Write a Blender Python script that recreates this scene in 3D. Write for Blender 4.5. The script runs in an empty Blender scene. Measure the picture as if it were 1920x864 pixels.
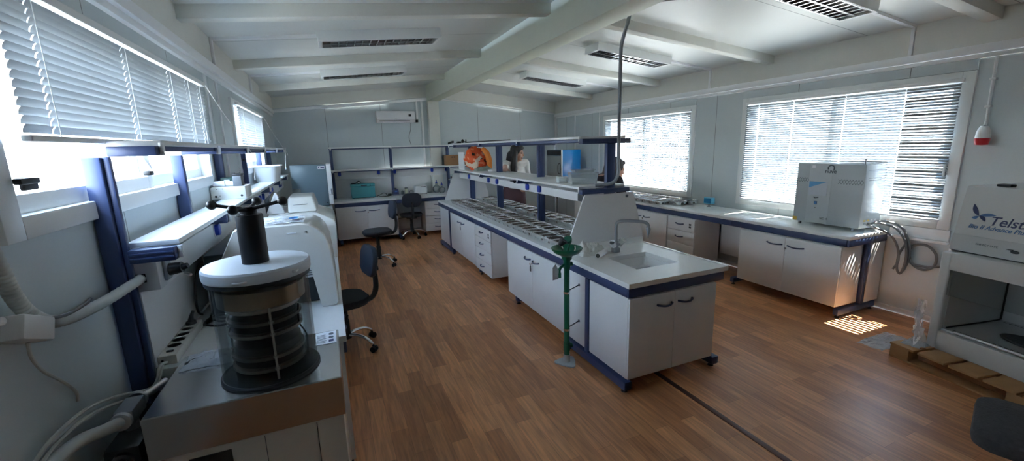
import bpy, bmesh, math, random
from mathutils import Vector, Matrix, noise
random.seed(7)
R = math.radians
SC = bpy.context.scene
COL = SC.collection
# ---------------------------------------------------------------- helpers
def lin(r, g, b):
    def f(c):
        c /= 255.0
        return c / 12.92 if c <= 0.04045 else ((c + 0.055) / 1.055) ** 2.4
    return (f(r), f(g), f(b), 1.0)
MATS = {}
def mat(name, col, rough=0.5, metal=0.0, spec=0.5, var=0.0, vscale=8.0, bump=0.0, bscale=60.0, coat=0.0):
    if name in MATS: return MATS[name]
    m = bpy.data.materials.new(name); m.use_nodes = True
    nt = m.node_tree; N = nt.nodes; L = nt.links; b = N['Principled BSDF']
    b.inputs['Base Color'].default_value = col
    b.inputs['Roughness'].default_value = rough
    b.inputs['Metallic'].default_value = metal
    b.inputs['Specular IOR Level'].default_value = spec
    b.inputs['Coat Weight'].default_value = coat
    tc = N.new('ShaderNodeTexCoord')
    if var > 0:
        nz = N.new('ShaderNodeTexNoise'); nz.inputs['Scale'].default_value = vscale; nz.inputs['Detail'].default_value = 4
        L.new(tc.outputs['Object'], nz.inputs['Vector'])
        hs = N.new('ShaderNodeHueSaturation'); hs.inputs['Color'].default_value = col
        mr = N.new('ShaderNodeMapRange'); mr.inputs['To Min'].default_value = 1 - var; mr.inputs['To Max'].default_value = 1 + var
        L.new(nz.outputs['Fac'], mr.inputs['Value']); L.new(mr.outputs['Result'], hs.inputs['Value'])
        L.new(hs.outputs['Color'], b.inputs['Base Color'])
    if bump > 0:
        nb = N.new('ShaderNodeTexNoise'); nb.inputs['Scale'].default_value = bscale; nb.inputs['Detail'].default_value = 3
        L.new(tc.outputs['Object'], nb.inputs['Vector'])
        bp = N.new('ShaderNodeBump'); bp.inputs['Strength'].default_value = bump; bp.inputs['Distance'].default_value = 0.01
        L.new(nb.outputs['Fac'], bp.inputs['Height']); L.new(bp.outputs['Normal'], b.inputs['Normal'])
    MATS[name] = m
    return m
def clear(name, col, transp, rough=0.1, bump=0.0, bscale=25, edge=0.45, blend=0.25):
    """clear plastic or thin glass: transparent mixed with a glossy skin"""
    if name in MATS: return MATS[name]
    m = bpy.data.materials.new(name); m.use_nodes = True
    nt = m.node_tree; N = nt.nodes; L = nt.links; b = N['Principled BSDF']; o = N['Material Output']
    b.inputs['Base Color'].default_value = col; b.inputs['Roughness'].default_value = rough
    t = N.new('ShaderNodeBsdfTransparent'); t.inputs['Color'].default_value = (0.96, 0.98, 0.98, 1)
    lw = N.new('ShaderNodeLayerWeight'); lw.inputs['Blend'].default_value = blend
    mr = N.new('ShaderNodeMapRange'); mr.inputs['To Min'].default_value = 1 - transp; mr.inputs['To Max'].default_value = min(1.0, (1 - transp) + edge)
    L.new(lw.outputs['Fresnel'], mr.inputs['Value'])
    mx = N.new('ShaderNodeMixShader'); L.new(mr.outputs['Result'], mx.inputs['Fac'])
    L.new(t.outputs[0], mx.inputs[1]); L.new(b.outputs[0], mx.inputs[2]); L.new(mx.outputs[0], o.inputs['Surface'])
    if bump > 0:
        tc = N.new('ShaderNodeTexCoord'); nb = N.new('ShaderNodeTexNoise'); nb.inputs['Scale'].default_value = bscale
        L.new(tc.outputs['Object'], nb.inputs['Vector'])
        bp = N.new('ShaderNodeBump'); bp.inputs['Strength'].default_value = bump; bp.inputs['Distance'].default_value = 0.02
        L.new(nb.outputs['Fac'], bp.inputs['Height']); L.new(bp.outputs['Normal'], b.inputs['Normal'])
    MATS[name] = m
    return m
ORG = {}
class MB:
    def __init__(s): s.bm = bmesh.new(); s.mi = 0
    def _new(s, vs, fs, bev=0, seg=2):
        V = [s.bm.verts.new(v) for v in vs]; F = []
        for f in fs:
            try: q = s.bm.faces.new([V[i] for i in f]); q.material_index = s.mi; F.append(q)
            except ValueError: pass
        if bev > 0:
            E = {e for q in F for e in q.edges}
            bmesh.ops.bevel(s.bm, geom=list(E), offset=bev, segments=seg, profile=0.5, affect='EDGES', clamp_overlap=True, material=-1)
        return s
    def box(s, x0, x1, y0, y1, z0, z1, bev=0.0, seg=2, M=None):
        vs = [(x, y, z) for x in (x0, x1) for y in (y0, y1) for z in (z0, z1)]
        if M is not None: vs = [tuple(M @ Vector(v)) for v in vs]
        return s._new(vs, [(0, 1, 3, 2), (4, 6, 7, 5), (0, 4, 5, 1), (2, 3, 7, 6), (0, 2, 6, 4), (1, 5, 7, 3)], bev, seg)
    def prism(s, pts, axis, a, b, bev=0.0, seg=2):
        n = len(pts)
        def P(p, t):
            return {'x': (t, p[0], p[1]), 'y': (p[0], t, p[1]), 'z': (p[0], p[1], t)}[axis]
        vs = [P(p, a) for p in pts] + [P(p, b) for p in pts]
        fs = [tuple(range(n)), tuple(range(2 * n - 1, n - 1, -1))] + [(i, i + n, (i + 1) % n + n, (i + 1) % n) for i in range(n)]
        return s._new(vs, fs, bev, seg)
    def cyl(s, p0, p1, r0, r1=None, seg=20, cap=True):
        r1 = r0 if r1 is None else r1
        p0, p1 = Vector(p0), Vector(p1); d = (p1 - p0).normalized()
        u = d.orthogonal().normalized(); w = d.cross(u)
        ring = lambda p, r: [tuple(p + r * (math.cos(2 * math.pi * i / seg) * u + math.sin(2 * math.pi * i / seg) * w)) for i in range(seg)]
        vs = ring(p0, r0) + ring(p1, r1)
        fs = [(i, (i + 1) % seg, (i + 1) % seg + seg, i + seg) for i in range(seg)]
        if cap: fs += [tuple(range(seg - 1, -1, -1)), tuple(range(seg, 2 * seg))]
        return s._new(vs, fs)
    def tube(s, pts, r, seg=8, smooth=3, radii=None, closed=False):
        pts = [Vector(p) for p in pts]
        if smooth > 1 and len(pts) > 2:
            q = []; rr = []
            n = len(pts)
            for i in range(n - 1):
                a, b, c, d = pts[max(i - 1, 0)], pts[i], pts[i + 1], pts[min(i + 2, n - 1)]
                for k in range(smooth):
                    t = k / smooth
                    q.append(0.5 * ((2 * b) + (c - a) * t + (2 * a - 5 * b + 4 * c - d) * t * t + (3 * b - a - 3 * c + d) * t ** 3))
                    if radii: rr.append(radii[i] * (1 - t) + radii[i + 1] * t)
            q.append(pts[-1])
            if radii: rr.append(radii[-1]); radii = rr
            pts = q
        n = len(pts); vs = []
        d = (pts[1] - pts[0]).normalized(); u = d.orthogonal().normalized()
        for i in range(n):
            dd = (pts[min(i + 1, n - 1)] - pts[max(i - 1, 0)])
            dd = dd.normalized() if dd.length > 1e-9 else d
            u = (u - dd * u.dot(dd)); u = u.normalized() if u.length > 1e-6 else dd.orthogonal().normalized()
            w = dd.cross(u); rad = radii[i] if radii else r
            vs += [tuple(pts[i] + rad * (math.cos(2 * math.pi * k / seg) * u + math.sin(2 * math.pi * k / seg) * w)) for k in range(seg)]
            d = dd
        fs = [(i * seg + k, i * seg + (k + 1) % seg, (i + 1) * seg + (k + 1) % seg, (i + 1) * seg + k) for i in range(n - 1) for k in range(seg)]
        fs += [tuple(range(seg - 1, -1, -1)), tuple(range((n - 1) * seg, n * seg))]
        return s._new(vs, fs)
    def lathe(s, prof, c=(0, 0, 0), seg=32, M=None, sx=1.0, sy=1.0):
        vs = []; n = len(prof)
        for r, z in prof:
            for k in range(seg):
                a = 2 * math.pi * k / seg
                v = Vector((r * math.cos(a) * sx, r * math.sin(a) * sy, z))
                if M is not None: v = M @ v
                vs.append(tuple(v + Vector(c)))
        fs = [(i * seg + k, i * seg + (k + 1) % seg, (i + 1) * seg + (k + 1) % seg, (i + 1) * seg + k) for i in range(n - 1) for k in range(seg)]
        if prof[0][0] > 1e-5: fs.append(tuple(range(seg - 1, -1, -1)))
        if prof[-1][0] > 1e-5: fs.append(tuple(range((n - 1) * seg, n * seg)))
        s._new(vs, fs)
        bmesh.ops.remove_doubles(s.bm, verts=s.bm.verts[:], dist=1e-6)
        return s
    def ell(s, c, r, seg=20, rings=12, M=None):
        prof = [(math.sin(math.pi * i / rings), -math.cos(math.pi * i / rings)) for i in range(rings + 1)]
        if isinstance(r, (int, float)): r = (r, r, r)
        vs = []
        for pr, pz in prof:
            for k in range(seg):
                a = 2 * math.pi * k / seg
                v = Vector((pr * math.cos(a) * r[0], pr * math.sin(a) * r[1], pz * r[2]))
                if M is not None: v = M @ v
                vs.append(tuple(v + Vector(c)))
        n = rings + 1
        fs = [(i * seg + k, i * seg + (k + 1) % seg, (i + 1) * seg + (k + 1) % seg, (i + 1) * seg + k) for i in range(n - 1) for k in range(seg)]
        st = len(s.bm.verts)
        s._new(vs, fs)
        s.bm.verts.ensure_lookup_table()
        bmesh.ops.remove_doubles(s.bm, verts=s.bm.verts[st:], dist=1e-6)
        return s
    def cap(s, p0, r0, p1, r1, seg=14):
        """tapered limb with round ends"""
        s.cyl(p0, p1, r0, r1, seg); s.ell(p0, r0, seg, 8); s.ell(p1, r1, seg, 8); return s
    def grid(s, fn, nu, nv):
        vs = [fn(i / nu, j / nv) for i in range(nu + 1) for j in range(nv + 1)]
        fs = [(i * (nv + 1) + j, (i + 1) * (nv + 1) + j, (i + 1) * (nv + 1) + j + 1, i * (nv + 1) + j + 1) for i in range(nu) for j in range(nv)]
        return s._new(vs, fs)
    def loops(s, loops, cap0=True, cap1=True):
        n = len(loops[0]); vs = [p for l in loops for p in l]; m = len(loops)
        fs = [(i * n + k, i * n + (k + 1) % n, (i + 1) * n + (k + 1) % n, (i + 1) * n + k) for i in range(m - 1) for k in range(n)]
        if cap0: fs.append(tuple(range(n - 1, -1, -1)))
        if cap1: fs.append(tuple(range((m - 1) * n, m * n)))
        return s._new(vs, fs)
    def mesh(s, name, mats, org=(0, 0, 0), angle=35):
        bmesh.ops.recalc_face_normals(s.bm, faces=s.bm.faces[:])
        if any(org): bmesh.ops.translate(s.bm, verts=s.bm.verts[:], vec=-Vector(org))
        me = bpy.data.meshes.new(name); s.bm.to_mesh(me); s.bm.free()
        for m in (mats if isinstance(mats, (list, tuple)) else [mats]): me.materials.append(m)
        if angle:
            me.shade_smooth(); me.set_sharp_from_angle(angle=R(angle))
        return me
    def build(s, name, mats, parent=None, label=None, angle=35):
        org = ORG.get(parent.name, (0, 0, 0)) if parent else None
        if org is None:
            c = [v.co for v in s.bm.verts]
            org = ((min(v.x for v in c) + max(v.x for v in c)) / 2, (min(v.y for v in c) + max(v.y for v in c)) / 2, min(v.z for v in c))
            o = bpy.data.objects.new(name, s.mesh(name, mats, org, angle)); o.location = org
            ORG[o.name] = tuple(org)
        else:
            o = bpy.data.objects.new(name, s.mesh(name, mats, org, angle)); o.parent = parent
            ORG[o.name] = tuple(org)
        COL.objects.link(o)
        if label: o['label'] = label
        return o
def thing(name, label, cat, loc=(0, 0, 0), group=None):
    o = bpy.data.objects.new(name, None); o.empty_display_size = 0.05; COL.objects.link(o)
    o.location = loc; ORG[o.name] = tuple(loc)
    o['label'] = label; o['category'] = cat
    if group: o['group'] = group
    return o
def tag(o, label, cat, group=None, kind=None):
    o['label'] = label; o['category'] = cat
    if group: o['group'] = group
    if kind: o['kind'] = kind
    return o
def struct(o, label=None):
    o['kind'] = 'structure'
    if label: o['label'] = label
    return o
def dup(o, loc=None, rz=None, label=None, parent=None):
    c = o.copy(); COL.objects.link(c)
    if parent is not None: c.parent = parent
    for ch in list(o.children): dup(ch, parent=c)
    if loc is not None: c.location = loc
    if rz is not None: c.rotation_euler = (0, 0, rz)
    if label: c['label'] = label
    return c
def lettering(name, txt, size, o, right, up, parent, m, shear=0.0, depth=0.0006, spacing=1.0, bold=0.0):
    """raised print lying on a surface: o = left end of the baseline, right/up = directions"""
    cu = bpy.data.curves.new(name, 'FONT'); cu.body = txt; cu.size = size; cu.extrude = depth; cu.shear = shear
    cu.space_character = spacing; cu.offset = bold
    t = bpy.data.objects.new(name, cu); COL.objects.link(t)
    bpy.context.view_layer.update()
    me = bpy.data.meshes.new_from_object(t.evaluated_get(bpy.context.evaluated_depsgraph_get()))
    bpy.data.objects.remove(t)
    r = Vector(right).normalized(); u = Vector(up); u = (u - r * u.dot(r)).normalized(); n = r.cross(u)
    M = Matrix(((r.x, u.x, n.x, o[0]), (r.y, u.y, n.y, o[1]), (r.z, u.z, n.z, o[2]), (0, 0, 0, 1)))
    me.transform(Matrix.Translation(-Vector(ORG[parent.name])) @ M)
    me.materials.clear(); me.materials.append(m); me.name = name
    ob = bpy.data.objects.new(name, me); ob.parent = parent; COL.objects.link(ob); ORG[ob.name] = ORG[parent.name]
    return ob
def rrect(w, d, r, n=4):
    p = []
    for cx, cy, a0 in ((w / 2 - r, d / 2 - r, 0), (-w / 2 + r, d / 2 - r, 90), (-w / 2 + r, -d / 2 + r, 180), (w / 2 - r, -d / 2 + r, 270)):
        for k in range(n + 1):
            a = R(a0 + 90 * k / n); p.append((cx + r * math.cos(a), cy + r * math.sin(a)))
    return p
# ---------------------------------------------------------------- materials
m_white = mat('white_laminate', (0.78, 0.79, 0.80, 1), 0.35, var=0.02)
m_cab = mat('cabinet_laminate', (0.70, 0.71, 0.725, 1), 0.42, var=0.02)
m_top = mat('worktop_laminate', (0.80, 0.82, 0.82, 1), 0.28, var=0.02)
m_blue = mat('blue_steel', lin(56, 70, 108), 0.38, var=0.05, vscale=20)
m_bluesock = mat('blue_socket', lin(22, 60, 170), 0.4)
m_black = mat('black_plastic', (0.014, 0.014, 0.016, 1), 0.42, var=0.1)
m_knob = mat('black_anodised', (0.012, 0.013, 0.016, 1), 0.45, spec=0.2)
m_fabric = mat('black_fabric', (0.022, 0.024, 0.028, 1), 0.85, var=0.25, vscale=120, bump=0.3, bscale=300)
m_bluevinyl = mat('navy_vinyl', (0.022, 0.03, 0.048, 1), 0.55, var=0.1)
m_greyfab = mat('charcoal_fabric', (0.05, 0.048, 0.05, 1), 0.95, var=0.35, vscale=60, bump=0.5, bscale=120)
m_chrome = mat('chrome', (0.8, 0.8, 0.8, 1), 0.12, 1.0)
m_alu = mat('aluminium', (0.62, 0.63, 0.64, 1), 0.35, 1.0)
m_steelgal = mat('galvanised_steel', (0.5, 0.54, 0.55, 1), 0.4, 0.7, var=0.12, vscale=30)
m_trim = mat('white_trim', (0.86, 0.87, 0.88, 1), 0.4)
m_fascia = mat('cream_fascia', (0.72, 0.72, 0.67, 1), 0.6, var=0.03)
m_ridge = mat('ridge_paint', (0.66, 0.69, 0.58, 1), 0.6, var=0.03)
m_green = mat('green_enamel', lin(8, 92, 66), 0.28, coat=0.3)
m_greypipe = mat('grey_conduit', (0.26, 0.28, 0.31, 1), 0.45)
m_greycable = mat('grey_hose', (0.15, 0.16, 0.17, 1), 0.5)
m_whcable = mat('white_cable', (0.62, 0.63, 0.60, 1), 0.5)
m_corr = mat('corrugated_white', (0.55, 0.57, 0.55, 1), 0.55, var=0.05)
m_shell = mat('instrument_shell', (0.72, 0.71, 0.66, 1), 0.25, coat=0.3)
m_dark = mat('dark_grey_plastic', (0.035, 0.04, 0.046, 1), 0.4)
m_teal = mat('teal_paint', lin(80, 160, 168), 0.35)
m_sky = mat('sky_blue_panel', lin(10, 120, 190), 0.25, coat=0.4)
m_card = mat('cardboard', lin(150, 112, 78), 0.85, var=0.08, vscale=15)
m_wood = mat('raw_pine', lin(168, 130, 88), 0.75, var=0.2, vscale=14)
m_orange = mat('orange_plastic', lin(226, 92, 44), 0.4)
m_ochre = mat('ochre_fabric', lin(220, 130, 50), 0.7)
m_red = mat('red_lens', lin(200, 40, 50), 0.3)
m_mauve = mat('mauve_fabric', lin(120, 90, 96), 0.8)
m_skinp = mat('print_navy', lin(38, 48, 104), 0.5)
m_prlight = mat('print_blue', lin(70, 120, 180), 0.5)
m_prgrey = mat('print_grey', lin(90, 96, 104), 0.5)
m_yellow = mat('yellow_sticker', lin(240, 200, 90), 0.5)
m_paper = mat('paper', (0.82, 0.83, 0.86, 1), 0.7)
m_glass = clear('window_glass', (0.05, 0.06, 0.06, 1), 0.93, 0.02, edge=0.3, blend=0.2)
m_acryl = clear('clear_acrylic', (0.10, 0.11, 0.11, 1), 0.90, 0.05, edge=0.35, blend=0.18)
m_frost = clear('frosted_acrylic', (0.74, 0.78, 0.82, 1), 0.30, 0.3)
m_plast = clear('clear_tub_plastic', (0.66, 0.69, 0.70, 1), 0.72, 0.10, bump=0.5, bscale=45, edge=0.4, blend=0.25)
m_foil = mat('crinkled_foil', (0.86, 0.87, 0.88, 1), 0.20, 0.92, bump=1.0, bscale=60)
m_bag = clear('clear_bag', (0.80, 0.82, 0.85, 1), 0.55, 0.12, bump=0.9, bscale=30)
m_bagw = clear('milky_bag', (0.82, 0.82, 0.78, 1), 0.25, 0.25, bump=0.9, bscale=30)
m_labglass = clear('lab_glass', (0.3, 0.33, 0.34, 1), 0.82, 0.03)
m_soil = mat('brown_soil', (0.085, 0.065, 0.052, 1), 0.95, var=0.5, vscale=60, bump=1.0, bscale=90)
m_soilb = mat('grey_soil', (0.14, 0.12, 0.105, 1), 0.95, var=0.45, vscale=60, bump=1.0, bscale=90)
m_soilc = mat('pale_soil', (0.26, 0.24, 0.215, 1), 0.95, var=0.4, vscale=60, bump=1.0, bscale=90)
# brushed steel
m_steel = mat('brushed_steel', (0.55, 0.55, 0.54, 1), 0.30, 1.0)
def brushed(m):
    nt = m.node_tree; N = nt.nodes; L = nt.links; b = N['Principled BSDF']
    tc = N.new('ShaderNodeTexCoord'); mp = N.new('ShaderNodeMapping'); mp.inputs['Scale'].default_value = (4, 160, 160)
    nz = N.new('ShaderNodeTexNoise'); nz.inputs['Scale'].default_value = 3; nz.inputs['Detail'].default_value = 3
    L.new(tc.outputs['Object'], mp.inputs['Vector']); L.new(mp.outputs[0], nz.inputs['Vector'])
    mr = N.new('ShaderNodeMapRange'); mr.inputs['To Min'].default_value = 0.16; mr.inputs['To Max'].default_value = 0.30
    L.new(nz.outputs['Fac'], mr.inputs['Value']); L.new(mr.outputs[0], b.inputs['Roughness'])
brushed(m_steel)
# blind slats: thin painted slats that let a little light through
def slat_mat(name, col, tr):
    m = bpy.data.materials.new(name); m.use_nodes = True
    nt = m.node_tree; N = nt.nodes; L = nt.links; b = N['Principled BSDF']; o = N['Material Output']
    b.inputs['Base Color'].default_value = col; b.inputs['Roughness'].default_value = 0.45
    t = N.new('ShaderNodeBsdfTranslucent'); t.inputs['Color'].default_value = (0.8, 0.84, 0.86, 1)
    mx = N.new('ShaderNodeMixShader'); mx.inputs['Fac'].default_value = tr
    L.new(b.outputs[0], mx.inputs[1]); L.new(t.outputs[0], mx.inputs[2]); L.new(mx.outputs[0], o.inputs['Surface'])
    return m
m_slat = slat_mat('white_slat', (0.48, 0.51, 0.53, 1), 0.05); m_slat_shade = slat_mat('shaded_white_slat', (0.27, 0.30, 0.32, 1), 0.01)  # second one: same slats with shade put into the colour, for the sunny side
# sandwich-panel wall: upright joints every 0.943 m along one axis
def wall_mat(name, axis, col, offs=0.04):
    m = mat(name, col, 0.45, var=0.03, vscale=2)
    nt = m.node_tree; N = nt.nodes; L = nt.links; b = N['Principled BSDF']
    tc = N.new('ShaderNodeTexCoord'); sp = N.new('ShaderNodeSeparateXYZ'); L.new(tc.outputs['Object'], sp.inputs[0])
    a = N.new('ShaderNodeMath'); a.operation = 'SUBTRACT'; a.inputs[1].default_value = offs; L.new(sp.outputs[axis], a.inputs[0])
    d = N.new('ShaderNodeMath'); d.operation = 'PINGPONG'; d.inputs[1].default_value = 0.943 / 2; L.new(a.outputs[0], d.inputs[0])
    g = N.new('ShaderNodeMath'); g.operation = 'LESS_THAN'; g.inputs[1].default_value = 0.0035; L.new(d.outputs[0], g.inputs[0])
    src = b.inputs['Base Color'].links[0].from_socket
    mx = N.new('ShaderNodeMixRGB'); mx.inputs['Color2'].default_value = (col[0] * 0.35, col[1] * 0.35, col[2] * 0.36, 1)
    L.new(g.outputs[0], mx.inputs['Fac']); L.new(src, mx.inputs['Color1']); L.new(mx.outputs[0], b.inputs['Base Color'])
    # fine ribs of the rolled sheet
    w = N.new('ShaderNodeMath'); w.operation = 'PINGPONG'; w.inputs[1].default_value = 0.05; L.new(a.outputs[0], w.inputs[0])
    s2 = N.new('ShaderNodeMath'); s2.operation = 'LESS_THAN'; s2.inputs[1].default_value = 0.004; L.new(w.outputs[0], s2.inputs[0])
    bp = N.new('ShaderNodeBump'); bp.inputs['Strength'].default_value = 0.12; bp.inputs['Distance'].default_value = 0.002
    L.new(s2.outputs[0], bp.inputs['Height']); L.new(bp.outputs[0], b.inputs['Normal'])
    return m
WC = (0.58, 0.64, 0.66, 1)
m_wallx = wall_mat('wall_panel_across', 0, WC)
m_wally = wall_mat('wall_panel_along', 1, WC, 0.35)
m_ceil = wall_mat('ceiling_panel', 1, (0.72, 0.74, 0.72, 1), 0.6)
# wood-look vinyl planks
def floor_mat():
    m = bpy.data.materials.new('wood_vinyl_planks'); m.use_nodes = True
    nt = m.node_tree; N = nt.nodes; L = nt.links; b = N['Principled BSDF']
    tc = N.new('ShaderNodeTexCoord'); mp = N.new('ShaderNodeMapping')
    mp.inputs['Rotation'].default_value = (0, 0, R(90)); L.new(tc.outputs['Object'], mp.inputs['Vector'])
    br = N.new('ShaderNodeTexBrick'); br.offset = 0.37; br.inputs['Scale'].default_value = 1.0
    br.inputs['Brick Width'].default_value = 0.62; br.inputs['Row Height'].default_value = 0.098
    br.inputs['Mortar Size'].default_value = 0.0007; br.inputs['Mortar Smooth'].default_value = 0.3; br.inputs['Bias'].default_value = 0.0
    br.inputs['Color1'].default_value = lin(226, 162, 112); br.inputs['Color2'].default_value = lin(182, 124, 82); br.inputs['Mortar'].default_value = lin(130, 88, 58)
    L.new(mp.outputs[0], br.inputs['Vector'])
    mp2 = N.new('ShaderNodeMapping'); mp2.inputs['Scale'].default_value = (22, 1.6, 1); L.new(tc.outputs['Object'], mp2.inputs['Vector'])
    nz = N.new('ShaderNodeTexNoise'); nz.inputs['Scale'].default_value = 2.5; nz.inputs['Detail'].default_value = 6; nz.inputs['Distortion'].default_value = 0.6
    L.new(mp2.outputs[0], nz.inputs['Vector'])
    cr = N.new('ShaderNodeMapRange'); cr.inputs['From Min'].default_value = 0.3; cr.inputs['From Max'].default_value = 0.7
    cr.inputs['To Min'].default_value = 0.72; cr.inputs['To Max'].default_value = 1.2; L.new(nz.outputs['Fac'], cr.inputs['Value'])
    hs = N.new('ShaderNodeHueSaturation'); L.new(br.outputs['Color'], hs.inputs['Color']); L.new(cr.outputs[0], hs.inputs['Value'])
    L.new(hs.outputs[0], b.inputs['Base Color'])
    b.inputs['Roughness'].default_value = 0.36
    bp = N.new('ShaderNodeBump'); bp.inputs['Strength'].default_value = 0.15; bp.inputs['Distance'].default_value = 0.002
    L.new(nz.outputs['Fac'], bp.inputs['Height']); L.new(bp.outputs[0], b.inputs['Normal'])
    return m
m_floor = floor_mat()
SKY, SUN, EXPO = 1.9, 11.0, 4.4
# ================================================================ THE ROOM
XL, XR, YB, YF = -0.80, 4.676, 8.35, -1.8
XC = 1.94
def cz(x): return 2.50 + 0.1 * (x - XL) if x < XC else 2.50 + 0.1 * (XR - x)
b = MB(); b.box(XL - 0.1, XR + 0.1, YF - 0.1, YB + 0.1, -0.08, 0.0); struct(b.build('floor', m_floor, None, angle=0))
def wall_with_holes(name, x0, x1, holes, m):
    b = MB(); ys = sorted({YF - 0.1, YB + 0.1} | {h[0] for h in holes} | {h[1] for h in holes})
    for y0, y1 in zip(ys[:-1], ys[1:]):
        h = [h for h in holes if h[0] <= y0 + 1e-6 and h[1] >= y1 - 1e-6]
        if h: b.box(x0, x1, y0, y1, -0.05, h[0][2]); b.box(x0, x1, y0, y1, h[0][3], 2.6)
        else: b.box(x0, x1, y0, y1, -0.05, 2.6)
    o = b.build(name, m, None, angle=0)
    return struct(o)
WL = [(1.52, 3.74, 1.40, 2.10), (4.86, 6.66, 1.40, 2.10)]
WR = [(1.74, 3.70, 0.84, 2.06), (4.48, 6.54, 0.84, 2.06)]
def regroove(o):   # panel joints are counted from the room's own corner
    off = Vector(o.location)
    o.data.transform(Matrix.Translation(off)); o.location = (0, 0, 0)
regroove(wall_with_holes('wall_left', XL - 0.08, XL, WL, m_wally))
regroove(wall_with_holes('wall_right', XR, XR + 0.08, WR, m_wally))
for nm, y0, y1 in (('wall_back', YB, YB + 0.08), ('wall_front', YF - 0.08, YF)):
    b = MB(); b.prism([(XL, -0.05), (XR, -0.05), (XR, 2.56), (XC, 2.84), (XL, 2.56)], 'y', y0, y1)
    o = b.build(nm, m_wallx, None, angle=0); struct(o); regroove(o)
b = MB()
b.prism([(XL - 0.1, 2.49), (XC, cz(XC)), (XR + 0.1, 2.49), (XR + 0.1, 2.57), (XC, cz(XC) + 0.08), (XL - 0.1, 2.57)], 'y', YF - 0.1, YB + 0.1)
o = b.build('ceiling', m_ceil, None, angle=0); struct(o); regroove(o)
# baseboards
b = MB(); b.box(XR - 0.016, XR, YF, YB, 0, 0.055, 0.004); struct(b.build('baseboard_right', m_trim))
b = MB(); b.box(XL, XL + 0.016, YF, YB, 0, 0.055, 0.004); struct(b.build('baseboard_left', m_trim))
b = MB(); b.box(XL + .016, XR - .016, YB - 0.016, YB, 0, 0.055, 0.004); struct(b.build('baseboard_back', m_trim))
# ridge beam, column, purlins, fascias, trunking
TN = [0]
def trim(b, m, label=None):
    TN[0] += 1
    return struct(b.build('trim_%d' % TN[0], m), label)
b = MB(); b.box(1.845, 2.06, YF, YB, 2.475, 2.78, 0.006); trim(b, m_ridge)
b = MB(); b.box(1.85, 2.055, 8.23, YB, 0, 2.476, 0.006); trim(b, m_fascia)
for y in (-0.1, 1.65, 3.40, 5.17, 6.93):
    for side in (0, 1):
        b = MB(); x0, x1 = (XL + 0.03, 1.848) if side == 0 else (2.057, XR - 0.03)
        if y < 1 and side == 0 or y < 0: pass
        p = [(x0, cz(x0) + 0.004), (x0, cz(x0) - 0.085), (x1, cz(x1) - 0.085), (x1, cz(x1) + 0.004)]
        b.prism(p, 'y', y - 0.03, y + 0.07, 0.003); trim(b, m_fascia)
b = MB(); b.box(XL, XL + 0.035, YF, YB, 2.30, 2.51, 0.004); trim(b, m_fascia)
b = MB(); b.box(XR - 0.035, XR, YF, YB, 2.26, 2.51, 0.004); trim(b, m_fascia)
for s in (0, 1):
    b = MB()
    if s == 0: b.prism([(XL + 0.035, 2.32), (1.85, 2.555), (1.85, cz(1.85)), (XL + 0.035, cz(XL + 0.035))], 'y', YB - 0.03, YB)
    else: b.prism([(2.055, 2.545), (XR - 0.035, 2.28), (XR - 0.035, cz(XR - 0.035)), (2.055, cz(2.055))], 'y', YB - 0.03, YB)
    trim(b, m_fascia)
b = MB(); b.box(XL, XL + 0.05, YF, YB, 2.235, 2.30, 0.006); b.box(XL, XL + 0.03, YF, YB, 2.195, 2.232, 0.004); trim(b, m_trim)
b = MB(); b.box(XR - 0.05, XR, YF, YB, 2.20, 2.262, 0.006); b.box(XR - 0.03, XR, YF, YB, 2.165, 2.197, 0.004); trim(b, m_trim)
b = MB(); b.prism([(XL + 0.05, 2.255), (1.85, 2.49), (1.85, 2.545), (XL + 0.05, 2.31)], 'y', YB - 0.06, YB - 0.031, 0.004); trim(b, m_trim)
b = MB(); b.prism([(2.06, 2.51), (XR - 0.05, 2.245), (XR - 0.05, 2.27), (2.06, 2.535)], 'y', YB - 0.05, YB - 0.031, 0.003); trim(b, m_trim)
# corner trims and upright cover strips on the walls
b = MB(); b.box(XR - 0.05, XR, YB - 0.07, YB - 0.016, 0.06, 2.2, 0.006); trim(b, m_trim)
for y in (6.70, 7.55): b = MB(); b.box(XR - 0.016, XR, y - 0.012, y + 0.012, 0.9, 2.165, 0.003); trim(b, m_trim)
for y in (4.00, 4.36): b = MB(); b.box(XL, XL + 0.014, y - 0.012, y + 0.012, 0.06, 2.19, 0.003); trim(b, m_trim)
# floor joint strip
m_strip = mat('bronze_strip', lin(92, 62, 52), 0.3, 0.3)
b = MB(); b.box(1.962, 1.998, YF + 0.05, 3.2, 0.0, 0.006, 0.002); trim(b, m_strip, 'brown joint strip on the wood floor')
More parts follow.
